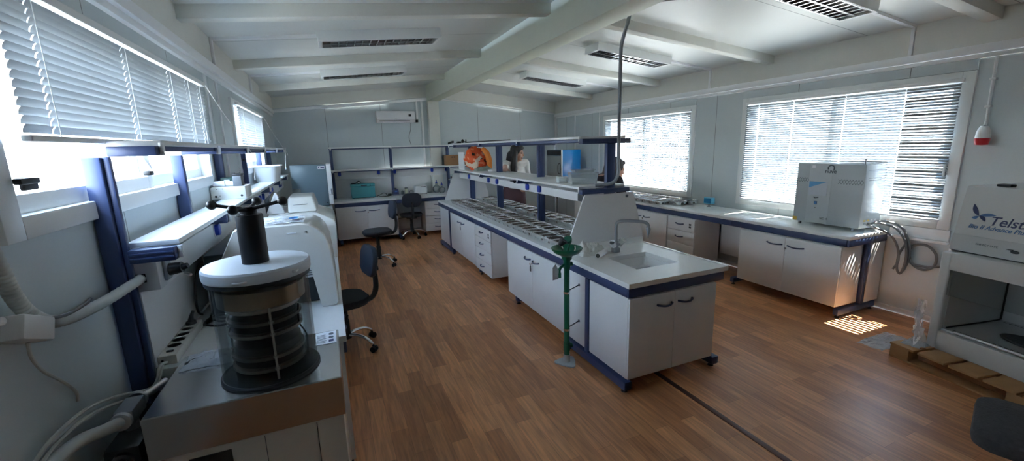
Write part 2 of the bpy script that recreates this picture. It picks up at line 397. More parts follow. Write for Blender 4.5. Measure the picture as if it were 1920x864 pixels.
# ---------------------------------------------------------------- windows
m_upvc = mat('white_upvc', (0.78, 0.80, 0.80, 1), 0.35)
def window(n, xi, s, y0, y1, z0, z1, head=None):
    """xi = inner wall face, s = +1 when outside lies towards +x"""
    t = bpy.data.objects.new('window_%d' % n, None); COL.objects.link(t); t.location = (xi, (y0 + y1) / 2, z0); ORG[t.name] = tuple(t.location); struct(t)
    X = lambda d: xi + s * d
    def bx(b, d0, d1, ya, yb, za, zb, bev=0.004):
        a, c = sorted((X(d0), X(d1))); b.box(a, c, ya, yb, za, zb, bev)
    f = MB(); w = 0.05
    bx(f, -0.022, 0.075, y0 - 0.03, y0 + w, z0 - 0.02, z1 + 0.02); bx(f, -0.022, 0.075, y1 - w, y1 + 0.03, z0 - 0.02, z1 + 0.02)
    bx(f, -0.022, 0.075, y0 + w, y1 - w, z0 - 0.02, z0 + 0.045); bx(f, -0.022, 0.075, y0 + w, y1 - w, z1 - 0.045, z1 + 0.02)
    f.build('frame', m_upvc, t)
    ym = (y0 + y1) / 2
    for k, (ya, yb, d) in enumerate(((y0 + w, ym + 0.03, 0.012), (ym - 0.03, y1 - w, 0.042))):
        q = MB(); e = 0.055
        bx(q, d, d + 0.028, ya, ya + e, z0 + 0.045, z1 - 0.045, .003); bx(q, d, d + 0.028, yb - e, yb, z0 + 0.045, z1 - 0.045, .003)
        bx(q, d, d + 0.028, ya + e, yb - e, z0 + 0.045, z0 + 0.045 + e, .003); bx(q, d, d + 0.028, ya + e, yb - e, z1 - 0.045 - e, z1 - 0.045, .003)
        sash = q.build('sash', m_upvc, t)
        g = MB(); bx(g, d + 0.011, d + 0.016, ya + e - 0.005, yb - e + 0.005, z0 + 0.045 + e - 0.005, z1 - 0.045 - e + 0.005, 0)
        g.build('pane', m_glass, sash)
    return t
w1 = window(1, XL, -1, *WL[0]); w2 = window(2, XL, -1, *WL[1]); w3 = window(3, XR, 1, *WR[0]); w4 = window(4, XR, 1, *WR[1])
# black latch handles on the first left window
for w, y, z, flip in ((w1, 1.62, 1.535, 1), (w2, 4.98, 1.53, 1)):
    b = MB(); b.box(XL + 0.022, XL + 0.034, y - 0.035, y + 0.03, z - 0.022, z + 0.016, 0.004); b.box(XL + 0.030, XL + 0.05, y - 0.075, y + 0.01, z - 0.004, z + 0.014, 0.005)
    b.build('latch', m_black, w)
b = MB(); b.tube([(XL + 0.03, 2.42, 1.60), (XL + 0.04, 2.47, 1.54)], 0.014, 8, 1); b.mi = 1; b.box(XL + 0.022, XL + 0.05, 2.44, 2.49, 1.51, 1.53, .004); b.build('stay', [m_trim, m_black], w1)
for w, y, z in ((w3, 1.80, 1.36), ):
    b = MB(); b.box(XR - 0.03, XR - 0.021, y - 0.02, y + 0.012, z - 0.09, z + 0.04, 0.004); b.box(XR - 0.046, XR - 0.03, y - 0.012, y + 0.004, z - 0.10, z, 0.004); b.build('window_handle', m_trim, w)
# box above each right window, ledge below the near one
for k, (y0, y1, z0, z1) in enumerate(WR):
    b = MB(); b.box(XR - 0.022, XR, y0 - 0.03, y1 + 0.03, z1 + 0.022, 2.164, 0.003); trim(b, m_wally)
b = MB(); b.box(XR - 0.045, XR, 1.70, 2.11, 0.70, 0.722, 0.004); b.box(XR - 0.02, XR, 1.70, 2.11, 0.724, 0.816, 0.003); trim(b, m_trim)
# ---------------------------------------------------------------- venetian blinds
def blind(label, xi, s, y0, y1, z0, z1, tilt, gaps, pitch=0.0235, wid=0.025, odd=None, ztop=None, droop=0.0, cords=(), group=None):
    """s = +1: window to the +x side. tilt > 0: outer edge raised"""
    t = thing('venetian_blind', label, 'blind', (xi, (y0 + y1) / 2, z0), group)
    h = MB(); h.box(xi - 0.016, xi + 0.016, y0 - 0.01, y1 + 0.01, z1 - 0.028, z1, 0.003); h.build('headrail', m_trim, t)
    def zb(y): return z0 + droop * (y - y0) / (y1 - y0)
    r = MB(); r.prism([(y0, zb(y0)), (y1, zb(y1)), (y1, zb(y1) + 0.018), (y0, zb(y0) + 0.018)], 'x', xi - 0.013, xi + 0.013, 0.004); r.build('bottom_rail', m_trim, t)
    n = int((z1 - 0.04 - z0 - 0.022) / pitch); q = MB(); cuts = [y0] + sorted(gaps) + [y1]; g = 0.0035
    segs = [(cuts[i] + (g if i else 0), cuts[i + 1] - (g if i < len(cuts) - 2 else 0)) for i in range(len(cuts) - 1)]
    th = 0.0007
    for i in range(n):
        f = (i + 0.6) / n
        base = tilt + random.uniform(-2.5, 2.5); k5 = random.uniform(-2, 2)
        for si, (ya, yb) in enumerate(segs):
            # odd: end by the window handle, slat tilts mixed to stripe the sunlight
            a = R(base) if not (odd and si == 0) else R(-48 + k5) if i % 5 in (2, 3) else R(63.5 + k5 * 0.4)
            prof = []
            for k in range(4):
                v = -wid / 2 + wid * k / 3; c = 0.0028 * (1 - (2 * v / wid) ** 2)
                prof.append((s * (v * math.cos(a) - c * math.sin(a)), v * math.sin(a) + c * math.cos(a)))
            vs = []
            for y in (ya, yb):
                z = zb(y) + 0.022 + (z1 - 0.04 - zb(y) - 0.022) * f
                vs += [(xi + p[0], y, z + p[1]) for p in prof] + [(xi + p[0], y, z + p[1] - th) for p in prof]
            fs = [(k, k + 1, k + 9, k + 8) for k in range(3)] + [(k + 4, k + 12, k + 13, k + 5) for k in range(3)] + [(0, 8, 12, 4), (3, 7, 15, 11), (0, 4, 5, 1), (1, 5, 6, 2), (2, 6, 7, 3), (8, 9, 13, 12), (9, 10, 14, 13), (10, 11, 15, 14)]
            q._new(vs, fs)
    q.build('slats', m_slat if s < 0 else m_slat_shade, t)
    for y in gaps:
        c = MB()
        for dx in (-0.0135, 0.0135): c.cyl((xi + dx, y, zb(y) + 0.015), (xi + dx, y, z1 - 0.02), 0.0012, seg=5)
        c.build('ladder_cord', m_trim, t)
    for k, pts in enumerate(cords):
        d = MB(); d.tube(pts, 0.0022, 6, 4); d.cyl(pts[-1], Vector(pts[-1]) + Vector((0, 0, -0.03)), 0.004, 0.007, 10); d.build('pull_cord', m_trim, t)
    return t
bl1 = blind('near venetian blind with closed white slats on the left wall', XL + 0.055, -1, 1.60, 3.64, 1.645, 2.085, -66, [1.74, 2.36, 2.92, 3.24, 3.5],
      cords=[[(XL + 0.07, 3.66, 2.07), (XL + 0.13, 3.9, 1.86), (XL + 0.20, 4.1, 1.68), (XL + 0.25, 4.0, 1.55), (XL + 0.26, 3.86, 1.42)]])
bl2 = blind('far venetian blind glowing in the window before the back corner', XL + 0.055, -1, 4.90, 6.62, 1.655, 2.085, -46, [5.1, 5.8, 6.4],
      cords=[[(XL + 0.07, 6.64, 2.07), (XL + 0.15, 6.8, 1.85), (XL + 0.23, 6.98, 1.66), (XL + 0.27, 7.05, 1.58)], [(XL + 0.26, 6.95, 1.66), (XL + 0.26, 6.62, 1.40)]])
bl3 = blind('large sunlit venetian blind behind the white water still', XR - 0.035, 1, 1.78, 3.66, 0.885, 2.03, -50, [2.13, 2.6, 3.1, 3.5], odd=8)
bl4 = blind('sunlit venetian blind over the trays on the window bench', XR - 0.035, 1, 4.52, 6.5, 0.885, 2.03, -50, [4.7, 5.3, 5.9, 6.3])
# ---------------------------------------------------------------- ceiling lights
m_lampref = mat('lamp_reflector', (0.75, 0.75, 0.76, 1), 0.15, 1.0)
m_lampbox = mat('lamp_housing', (0.74, 0.76, 0.76, 1), 0.4)
m_tubeglass = mat('unlit_tube', (0.8, 0.8, 0.82, 1), 0.25)
def ceiling_light(label, x0, x1, yc):
    xm = (x0 + x1) / 2; zc = cz(xm); sl = 0.1 if xm < XC else -0.1; ln = x1 - x0; w = 0.26; h = 0.085
    t = thing('ceiling_light', label, 'ceiling light', (0, 0, 0), 'louvred fluorescent ceiling lights')
    hb = MB()
    for ya, yb in ((-w / 2, -w / 2 + 0.012), (w / 2 - 0.012, w / 2)): hb.box(-ln / 2, ln / 2, ya, yb, -h, 0, 0.002)
    for xa, xb in ((-ln / 2, -ln / 2 + 0.03), (ln / 2 - 0.03, ln / 2)): hb.box(xa, xb, -w / 2 + 0.012, w / 2 - 0.012, -h, 0, 0.002)
    hb.box(-ln / 2 + 0.03, ln / 2 - 0.03, -w / 2 + 0.012, w / 2 - 0.012, -0.015, 0)
    hb.build('housing', m_lampbox, t)
    lv = MB(); n = 15
    for i in range(1, n):
        x = -ln / 2 + 0.03 + (ln - 0.06) * i / n
        for sy in (-1, 1):
            ya, yb = sorted((sy * 0.008, sy * (w / 2 - 0.016)))
            lv.prism([(x - 0.004, -h + 0.002), (x + 0.004, -h + 0.002), (x + 0.0008, -h + 0.042), (x - 0.0008, -h + 0.042)], 'y', ya, yb)
    lv.prism([(-0.008, -h), (0.008, -h), (0.003, -h + 0.045), (-0.003, -h + 0.045)], 'x', -ln / 2 + 0.03, ln / 2 - 0.03)
    for sy in (-1, 1):
        lv.prism([(sy * (w / 2 - 0.013), -h), (sy * (w / 2 - 0.022), -h), (sy * (w / 2 - 0.014), -0.02), (sy * (w / 2 - 0.013), -0.02)], 'x', -ln / 2 + 0.03, ln / 2 - 0.03)
    lv.build('louvre', m_lampref, t)
    for sy in (-0.058, 0.058):
        tb = MB(); tb.cyl((-ln / 2 + 0.04, sy, -0.032), (ln / 2 - 0.04, sy, -0.032), 0.011, seg=12); tb.build('fluorescent_tube', m_tubeglass, t)
    t.location = (xm, yc, zc); t.rotation_euler = (0, -math.atan(sl), 0)
    return t
ceiling_light('louvred ceiling light over the left side, nearer of the two there', 0.02, 1.08, 4.22)
ceiling_light('louvred ceiling light over the left side, farther of the two there', 0.02, 1.08, 6.08)
ceiling_light('big louvred ceiling light at the top edge of the photo', 2.82, 3.86, 2.14)
ceiling_light('louvred ceiling light right of the ridge beam, middle of the right row', 2.82, 3.86, 4.22)
ceiling_light('louvred ceiling light right of the ridge beam, farthest of the right row', 2.82, 3.86, 6.03)
# cable ducts feeding the lights
def duct(label, side, y):
    b = MB()
    if side == 0:
        b.prism([(XL + 0.04, cz(XL + .04) + .001), (XL + 0.04, cz(XL + .04) - 0.022), (0.02, cz(0.02) - 0.022), (0.02, cz(0.02) + .001)], 'y', y - 0.016, y + 0.016)
        b.box(XL + 0.035, XL + 0.055, y - 0.014, y + 0.014, 2.30, 2.49, 0.003)
    else:
        b.prism([(XR - 0.04, cz(XR - .04) + .001), (XR - 0.04, cz(XR - .04) - 0.022), (3.86, cz(3.86) - 0.022), (3.86, cz(3.86) + .001)], 'y', y - 0.016, y + 0.016)
        b.box(XR - 0.055, XR - 0.035, y - 0.014, y + 0.014, 2.262, 2.49, 0.003)
    tag(b.build('cable_duct', m_trim), label, 'cable duct', 'cable ducts feeding the ceiling lights')
duct('slim white cable duct to the nearer light on the left', 0, 4.22); duct('slim white cable duct to the farther light on the left', 0, 6.08)
duct('slim white cable duct from the top right light down the fascia', 1, 2.14); duct('slim white cable duct from the middle right light', 1, 4.22); duct('slim white cable duct from the farthest right light', 1, 6.03)
# ---------------------------------------------------------------- wall things
ac = thing('air_conditioner', 'white split air conditioner high on the back wall', 'air conditioner', (1.24, 8.25, 2.08))
b = MB(); b.prism([(8.349, 2.285), (8.17, 2.285), (8.145, 2.25), (8.145, 2.14), (8.19, 2.085), (8.349, 2.08)], 'x', 0.885, 1.575, 0.008); b.build('body', m_trim, ac)
b = MB(); b.box(0.93, 1.48, 8.150, 8.166, 2.104, 2.112); b.build('air_slot', m_black, ac)
b = MB(); b.box(1.455, 1.505, 8.141, 8.1455, 2.185, 2.225, 0.004); b.build('display', m_black, ac)
b = MB(); b.box(1.20, 1.245, 8.142, 8.1455, 2.136, 2.142); b.build('badge', m_prgrey, ac)
b = MB(); b.box(1.63, 1.665, 8.325, 8.349, 2.15, 2.50, 0.004); b.mi = 1; b.box(1.615, 1.66, 8.31, 8.349, 2.09, 2.135, 0.004); tag(b.build('cable_duct', [m_trim, m_black]), 'short white duct ending in a black box beside the air conditioner', 'cable duct')
b = MB(); b.box(1.725, 1.765, 8.325, 8.349, 0.76, 2.50, 0.004); tag(b.build('cable_duct', m_trim), 'tall white duct running down beside the grey column', 'cable duct')
b = MB(); b.tube([(1.52, 8.34, 2.08), (1.51, 8.34, 1.95), (1.47, 8.34, 1.82), (1.50, 8.34, 1.68)], 0.004, 6); tag(b.build('drain_hose', m_greycable), 'thin grey drain hose hanging under the air conditioner', 'hose')
# siren on the right wall
si = thing('alarm_siren', 'red and white alarm siren hanging from a conduit on the right wall', 'alarm', (XR - 0.06, 1.60, 1.50))
b = MB(); b.lathe([(0.0, 1.655), (0.022, 1.655), (0.034, 1.63), (0.040, 1.60), (0.042, 1.565), (0.0, 1.565)], (XR - 0.06, 1.60, 0), 20); b.box(XR - 0.03, XR, 1.585, 1.615, 1.58, 1.62, .004); b.build('body', m_trim, si)
b = MB(); b.lathe([(0.0, 1.565), (0.043, 1.565), (0.043, 1.545), (0.036, 1.515), (0.0, 1.51)], (XR - 0.06, 1.60, 0), 20); b.build('lens', m_red, si)
b = MB(); b.tube([(XR - 0.025, 1.615, 2.165), (XR - 0.025, 1.61, 1.80), (XR - 0.03, 1.605, 1.70), (XR - 0.06, 1.60, 1.655)], 0.010, 10)
for z in (2.0, 1.8): b.box(XR - 0.04, XR, 1.595, 1.63, z - .008, z + .008, .002)
tag(b.build('conduit', m_trim), 'white conduit down the right wall to the red siren', 'conduit')
# wall socket with plug behind the safety cabinet
so = thing('wall_socket', 'white wall socket with a blue plug near the right window', 'socket', (XR - 0.02, 1.63, 0.60))
b = MB(); b.box(XR - 0.05, XR, 1.60, 1.68, 0.60, 0.68, 0.006); b.box(XR - 0.045, XR, 1.60, 1.67, 0.52, 0.585, 0.006); b.build('box', m_trim, so)
b = MB(); b.box(XR - 0.09, XR - 0.05, 1.58, 1.615, 0.50, 0.575, 0.008); b.build('plug', m_bluesock, so)
# ================================================================ LAB FURNITURE
def handle_mb(b, x, z, length=0.12, drop=0.0):
    """bow handle on a front at local y = 0 (front faces -y)"""
    pts = []
    for k in range(9):
        u = k / 8; pts.append((x - length / 2 + length * u, -0.006 - 0.022 * math.sin(math.pi * u) ** 0.6, z - 0.006 * math.sin(math.pi * u)))
    b.tube(pts, 0.0065, 8, 1); b.cyl((x - length / 2, 0.0, z), (x - length / 2, -0.012, z), 0.007, seg=10); b.cyl((x + length / 2, 0.0, z), (x + length / 2, -0.012, z), 0.007, seg=10)
def place(t, loc, face):
    t.location = loc; t.rotation_euler = (0, 0, {'-y': 0, '-x': R(-90), '+x': R(90), '+y': R(180)}[face])
def cabinet(label, w, d, z0, z1, loc, face, doors=2, lock='right', hl=0.12, keys=False, gap=0.003):
    """front at local y=0 facing -y, local x from 0 to w"""
    t = thing('base_cabinet', label, 'cabinet', (0, 0, 0))
    b = MB(); b.box(0.0, w, 0.019, d, z0, z1, 0.002); b.build('carcass', m_cab, t)
    dw = w / doors
    for k in range(doors):
        b = MB(); b.box(k * dw + gap / 2, (k + 1) * dw - gap / 2, 0.0, 0.018, z0 + 0.001, z1 - 0.002, 0.0015); dr = b.build('door', m_cab, t)
        hx = (dw - 0.03 - hl / 2) if k == 0 else (dw + 0.03 + hl / 2)
        if doors == 1: hx = dw / 2
        h = MB(); handle_mb(h, hx, z1 - 0.075, hl); hh = h.build('handle', m_blue, dr)
        if doors == 2 and k == 1 and lock:
            l = MB(); lx = dw + 0.012
            l.cyl((lx, 0.0, z1 - 0.105), (lx, -0.012, z1 - 0.105), 0.009, seg=12)
            if keys:
                l.box(lx - 0.003, lx + 0.003, -0.030, -0.012, z1 - 0.113, z1 - 0.097); l.mi = 1
                l.box(lx - 0.011, lx + 0.011, -0.026, -0.019, z1 - 0.175, z1 - 0.135, .003); l.box(lx - 0.003, lx + 0.003, -0.024, -0.021, z1 - 0.14, z1 - 0.11); l.cyl((lx, -0.026, z1 - 0.13), (lx, -0.019, z1 - 0.13), 0.008, seg=12)
            l.build('lock', [m_chrome, m_black], dr)
    place(t, loc, face)
    return t
def pedestal(label, w, d, z0, z1, loc, face, hs, lock=True, hl=0.12):
    t = thing('drawer_pedestal', label, 'drawers', (0, 0, 0))
    b = MB(); b.box(0, w, 0.019, d, z0, z1, 0.002); b.build('carcass', m_cab, t)
    z = z1; tot = sum(hs)
    for k, h in enumerate(hs):
        hh = h / tot * (z1 - z0)
        b = MB(); b.box(0.001, w - 0.001, 0.0, 0.018, z - hh + 0.002, z - 0.002, 0.0015); dr = b.build('drawer', m_cab, t)
        q = MB(); handle_mb(q, w * 0.46, z - hh * 0.5 + 0.01, hl); q.build('handle', m_blue, dr)
        if k == 0 and lock:
            l = MB(); l.box(w - 0.085, w - 0.055, -0.004, 0.0, z - hh * 0.5 - 0.025, z - hh * 0.5 - 0.004); l.box(w - 0.085, w - 0.055, -0.004, 0.0, z - hh * 0.5 + 0.006, z - hh * 0.5 + 0.027); l.build('lock', m_dark, dr)
        z -= hh
    place(t, loc, face)
    return t
def foot_mb(b, x0, x1, y0, y1, along):
    b.box(x0, x1, y0, y1, 0.022, 0.082, 0.006)
def leveller(f, x, y):
    b = MB(); b.cyl((x, y, 0.0), (x, y, 0.012), 0.021, 0.017, 14); b.cyl((x, y, 0.012), (x, y, 0.03), 0.007, seg=10); b.build('leveller', m_black, f)
def socket_mb(b, y, z, x, s=-1):
    """blue flap socket on a duct face at x, facing s*x"""
    b.mi = 0
    p = rrect(0.062, 0.066, 0.02, 4)
    b.prism([(y + q[0], z + q[1] + 0.004) for q in p], 'x', *sorted((x + s * 0.004, x + s * 0.026)), bev=0.006)
    b.mi = 2; b.prism([(y + q[0] * 1.3, z + q[1] * 1.22) for q in p], 'x', *sorted((x, x + s * 0.005)), bev=0.002)
    b.mi = 1; b.cyl((x, y, z - 0.034), (x + s * 0.007, y, z - 0.034), 0.005, seg=8); b.mi = 0
# ---------------------------------------------------------------- the island
IX0, IX1, IY0, IY1 = 1.62, 2.461, 1.99, 6.90
fr = thing('steel_bench', 'blue steel frame carrying the long island bench', 'bench frame', ((IX0 + IX1) / 2, 4.4, 0))
def apron(y0, y1, x, w=0.02): b = MB(); b.box(min(x, x + w), max(x, x + w), y0, y1, 0.655, 0.717, 0.004); return b
for y0, y1 in ((IY0 + 0.021, 3.86), (3.864, 5.06), (5.064, IY1 - 0.021)):
    apron(y0, y1, IX0).build('apron', m_blue, fr); apron(y0, y1, 2.41, 0.02).build('apron', m_blue, fr)
b = MB(); b.box(IX0, 2.43, IY0, IY0 + 0.02, 0.655, 0.717, 0.004); b.build('apron', m_blue, fr)
b = MB(); b.box(IX0, 2.43, IY1 - 0.02, IY1, 0.655, 0.717, 0.004); b.build('apron', m_blue, fr)
for x in (IX0, 2.39):
    for y in (2.435, 6.235):
        b = MB(); b.box(x, x + 0.04, y, y + 0.045, 0.083, 0.654, 0.005); b.build('post', m_blue, fr)
    for (ya, yb) in ((1.99, 2.75), (6.08, 6.86)):
        b = MB(); b.box(x - 0.012, x + 0.046, ya, yb, 0.025, 0.083, 0.006); f = b.build('foot', m_blue, fr)
        leveller(f, x + 0.018, ya + 0.04); leveller(f, x + 0.018, yb - 0.04)
for y in (3.78, 4.93):
    b = MB(); b.box(IX0 + 0.02, 2.40, y - 0.025, y + 0.025, 0.03, 0.083, 0.006); f = b.build('foot', m_blue, fr)
    leveller(f, IX0 + 0.05, y); leveller(f, 2.36, y)
    b = MB(); b.box(2.02, 2.05, y - 0.02, y + 0.02, 0.084, 0.654); b.build('post', m_blue, fr)
wt = thing('worktop', 'long white island worktop with the sink at its near end', 'worktop', ((IX0 + IX1) / 2, 4.4, 0.718))
SX0, SX1, SY0, SY1 = 1.865, 2.24, 2.215, 2.565
b = MB(); z0, z1 = 0.718, 0.75
# slab as a ring of faces round the sink cut-out
ox = [IX0 - 0.004, SX0, SX1, IX1]; oy = [IY0 - 0.006, SY0, SY1, IY1]
for i in range(3):
    for j in range(3):
        if i == 1 and j == 1: continue
        for z in (z0, z1): b._new([(ox[i], oy[j], z), (ox[i + 1], oy[j], z), (ox[i + 1], oy[j + 1], z), (ox[i], oy[j + 1], z)], [(0, 1, 2, 3)])
for (pa, pb) in [((ox[0], oy[0]), (ox[3], oy[0])), ((ox[3], oy[0]), (ox[3], oy[3])), ((ox[3], oy[3]), (ox[0], oy[3])), ((ox[0], oy[3]), (ox[0], oy[0])),
                 ((SX0, SY0), (SX1, SY0)), ((SX1, SY0), (SX1, SY1)), ((SX1, SY1), (SX0, SY1)), ((SX0, SY1), (SX0, SY0))]:
    b._new([(pa[0], pa[1], z0), (pb[0], pb[1], z0), (pb[0], pb[1], z1), (pa[0], pa[1], z1)], [(0, 1, 2, 3)])
bmesh.ops.remove_doubles(b.bm, verts=b.bm.verts[:], dist=1e-5)
b.build('slab', m_top, wt)
b = MB(); b.box(2.438, 2.461, IY0 - 0.006, 2.86, 0.7505, 0.757, 0.003); b.build('raised_edge', m_top, wt)
def rl(x0, x1, y0, y1, r, z, n=4): return [((x0 + x1) / 2 + p[0], (y0 + y1) / 2 + p[1], z) for p in rrect(x1 - x0, y1 - y0, r, n)]
b = MB(); b.loops([rl(SX0 + .002, SX1 - .002, SY0 + .002, SY1 - .002, 0.02, 0.716), rl(SX0 + .004, SX1 - .004, SY0 + .004, SY1 - .004, 0.03, 0.69), rl(SX0 + 0.012, SX1 - 0.012, SY0 + 0.012, SY1 - 0.012, 0.04, 0.57), rl(SX0 + 0.05, SX1 - 0.05, SY0 + 0.05, SY1 - 0.05, 0.05, 0.555)], cap0=False, cap1=True)
sb = b.build('sink_basin', m_top, wt)
b = MB(); b.cyl((2.05, 2.39, 0.5555), (2.05, 2.39, 0.559), 0.028, seg=20); b.build('drain', m_chrome, sb)
# faucet
fa = thing('faucet', 'grey swan-neck lab faucet behind the island sink', 'faucet', (2.03, 2.67, 0.75))
b = MB(); b.prism([(2.03 + p[0], 2.67 + p[1]) for p in rrect(0.06, 0.05, 0.012)], 'z', 0.751, 0.785, 0.004); b.cyl((2.03, 2.67, 0.785), (2.03, 2.67, 0.84), 0.019, 0.017, 16); b.build('body', m_greypipe, fa)
b = MB(); b.tube([(2.03, 2.67, 0.83), (2.03, 2.67, 0.90), (2.03, 2.67, 0.965), (2.045, 2.662, 0.995), (2.09, 2.64, 1.002), (2.16, 2.605, 0.998), (2.215, 2.575, 0.992), (2.245, 2.56, 0.975), (2.25, 2.555, 0.945)], 0.0125, 12, 4); b.build('spout', m_greypipe, fa)
b = MB(); b.lathe([(0.0, 0.93), (0.016, 0.945), (0.019, 0.935), (0.014, 0.915), (0.011, 0.895), (0.006, 0.885), (0.005, 0.86), (0.0, 0.86)], (2.25, 2.555, 0), 14); b.build('hose_nozzle', m_greypipe, fa)
for sgn, dx, dy, tip in ((-1, -0.062, -0.035, m_dark), (1, 0.075, 0.0, m_plast)):
    b = MB(); b.cyl((2.03, 2.67, 0.79), (2.03 + dx * 0.55, 2.67 + dy * 0.55, 0.812), 0.009, seg=10); b.mi = 1
    b.cyl((2.03 + dx * 0.45, 2.67 + dy * 0.45, 0.808), (2.03 + dx, 2.67 + dy, 0.842), 0.021, 0.024, 16)
    b.mi = 2; b.cyl((2.03 + dx, 2.67 + dy, 0.842), (2.03 + dx * 1.02, 2.67 + dy * 1.02, 0.844), 0.019, seg=16)
    b.build('tap_knob', [m_greypipe, m_paper if sgn < 0 else m_plast, tip], fa)
# side boards of the island frame
for label, y0, y1 in (('white side board of the island behind the green eyewash', 2.49, 2.765), ('white end board of the island, near the back bench', 6.30, 6.84)):
    b = MB(); b.box(1.628, 1.645, y0, y1, 0.10, 0.652, 0.002); tag(b.build('side_board', m_cab), label, 'panel')
for label, y0, y1 in (('white modesty board at the kneehole of the island', 3.945, 4.415),):
    b = MB(); b.box(2.0, 2.016, y0, y1, 0.10, 0.652, 0.002); tag(b.build('modesty_board', m_cab), label, 'panel')
cabinet('sink cabinet at the near end of the island, bow handles on both doors', 0.735, 0.44, 0.103, 0.650, (1.625, 1.985, 0), '-y', 2, lock=None, hl=0.115)
cabinet('island cabinet with keys in its lock, behind the green eyewash', 1.15, 0.40, 0.10, 0.650, (1.617, 3.925, 0), '-x', 2, keys=True, hl=0.11)
pedestal('island pedestal of four drawers left of the kneehole', 0.57, 0.42, 0.09, 0.650, (1.617, 4.995, 0), '-x', (0.24, 0.25, 0.25, 0.26), hl=0.10)
cabinet('island cabinet with keys, left of the four drawers', 1.16, 0.40, 0.10, 0.650, (1.617, 6.165, 0), '-x', 2, keys=True, hl=0.11)
cabinet('island cabinet on the window side, nearer half', 1.9, 0.36, 0.10, 0.650, (2.43, 2.50, 0), '+x', 2)
cabinet('island cabinet on the window side, farther half', 1.7, 0.36, 0.10, 0.650, (2.43, 4.45, 0), '+x', 2)
# ---------------------------------------------------------------- island rack
PX0, PX1 = 2.115, 2.20
RYN, RYF = 2.90, 6.72
rk = thing('island_rack', 'blue and white two-shelf rack standing along the island', 'shelving', (2.1, 4.8, 0.75))
for y in (2.95, 4.20, 5.445, 6.68):
    b = MB()
    if y < 3: b.box(PX0, PX1, y - 0.03, y + 0.012, 0.751, 1.60, 0.005)
    else: b.box(PX0 + 0.02, PX1, y - 0.02, y + 0.02, 0.751, 1.60, 0.005); b.box(PX0, PX0 + 0.018, y - 0.016, y + 0.016, 0.751, 1.60, 0.003)
    b.build('post', m_blue, rk)
    for z0, z1, x0, x1 in ((1.600, 1.640, 1.862, 2.336), (1.196, 1.234, 1.862, 2.336)):
        b = MB()
        yy = (y - 0.05, y + 0.012) if y < 3 else (y - 0.02, y + 0.02)
        b.box(x0, x1, yy[0], yy[1], z0, z1, 0.006)
        if y < 3: b.box(x0 + 0.004, x1 - 0.004, yy[0] - 0.006, yy[0], z0 + 0.008, z0 + 0.016, 0.002)
        b.build('arm', m_blue, rk)
for nm, z in (('upper_shelf', 1.641), ('lower_shelf', 1.2345)):
    for ya, yb in ((2.965, 4.195), (4.200, 5.440), (5.445, 6.74)):
        b = MB(); b.box(1.866, 2.332, ya, yb, z, z + 0.020, 0.003); b.build('shelf_board', m_top, rk)
for y in (2.965, 4.20, 5.445, 6.70):
    for z in (1.641, 1.235): b = MB(); b.cyl((1.866, y - 0.01, z - 0.02), (1.866, y - 0.01, z + 0.02), 0.008, seg=10); b.build('shelf_clip', m_trim, rk)
for xr in (1.90, 2.27): b = MB(); b.box(xr, xr + 0.025, 2.97, 6.72, 1.612, 1.640, 0.003); b.build('shelf_rail', m_blue, rk)
dk = MB(); dk.box(1.945, 2.26, 2.975, 6.68, 1.118, 1.194, 0.004); dk.build('service_duct', m_cab, rk)
for y in (3.80, 4.08, 4.97, 5.28, 6.13):
    b = MB(); socket_mb(b, y, 1.163, 1.945, -1); b.build('socket', [m_bluesock, m_black, m_trim], rk)
    b = MB(); socket_mb(b, y, 1.163, 2.26, 1); b.build('socket', [m_bluesock, m_black, m_trim], rk)
for y in (4.45, 5.55, 2.99):
    b = MB()
    if y < 3: b.box(1.925, 1.944, 2.99, 3.07, 1.125, 1.19, 0.004)
    else: b.box(1.90, 1.944, y - 0.05, y + 0.03, 1.196, 1.214, 0.003); b.cyl((1.935, y - 0.07, 1.20), (1.905, y - 0.07, 1.19), 0.006, seg=8)
    b.build('gas_tap' if y > 3 else 'junction_box', m_dark, rk)
# trapezoid end screens
def screen(y0, y1, label):
    b = MB(); b.prism([(1.70, 0.752), (2.455, 0.752), (2.455, 0.83), (2.345, 1.193), (1.862, 1.193), (1.70, 0.79)], 'y', y0, y1, 0.002)
    return tag(b.build('end_screen', m_cab), label, 'panel')
screen(2.862, 2.878, 'white trapezoid screen at the back of the island sink')
screen(6.73, 6.745, 'white trapezoid screen at the far end of the island rack')
b = MB(); b.box(1.72, 2.45, 2.846, 2.8605, 0.7515, 0.80, 0.002); tag(b.build('splash_strip', m_top), 'low white splash strip at the foot of the near end screen', 'splashback')
b = MB(); b.cyl((2.275, 2.8615, 1.165), (2.275, 2.853, 1.165), 0.012, seg=14); tag(b.build('screw_cap', m_prgrey), 'round grey screw cap on the near end screen', 'screw cap')
# power pole
b = MB(); b.tube([(2.03, 2.962, 1.262), (2.10, 2.925, 1.264), (2.165, 2.893, 1.285), (2.197, 2.885, 1.345), (2.20, 2.885, 1.45), (2.20, 2.885, 2.0), (2.20, 2.885, 2.26), (2.205, 2.88, 2.37), (2.235, 2.86, 2.50), (2.255, 2.85, 2.60), (2.26, 2.845, 2.74)], 0.0145, 12, 4)
b.tube([(2.262, 2.84, 2.645), (2.40, 2.80, 2.66), (2.62, 2.72, 2.685)], 0.012, 8, 3)
b.cyl((2.256, 2.85, 2.58), (2.258, 2.848, 2.63), 0.024, seg=12)
tag(b.build('conduit_pole', m_greypipe), 'grey conduit rising from the island shelf to the ceiling', 'conduit')
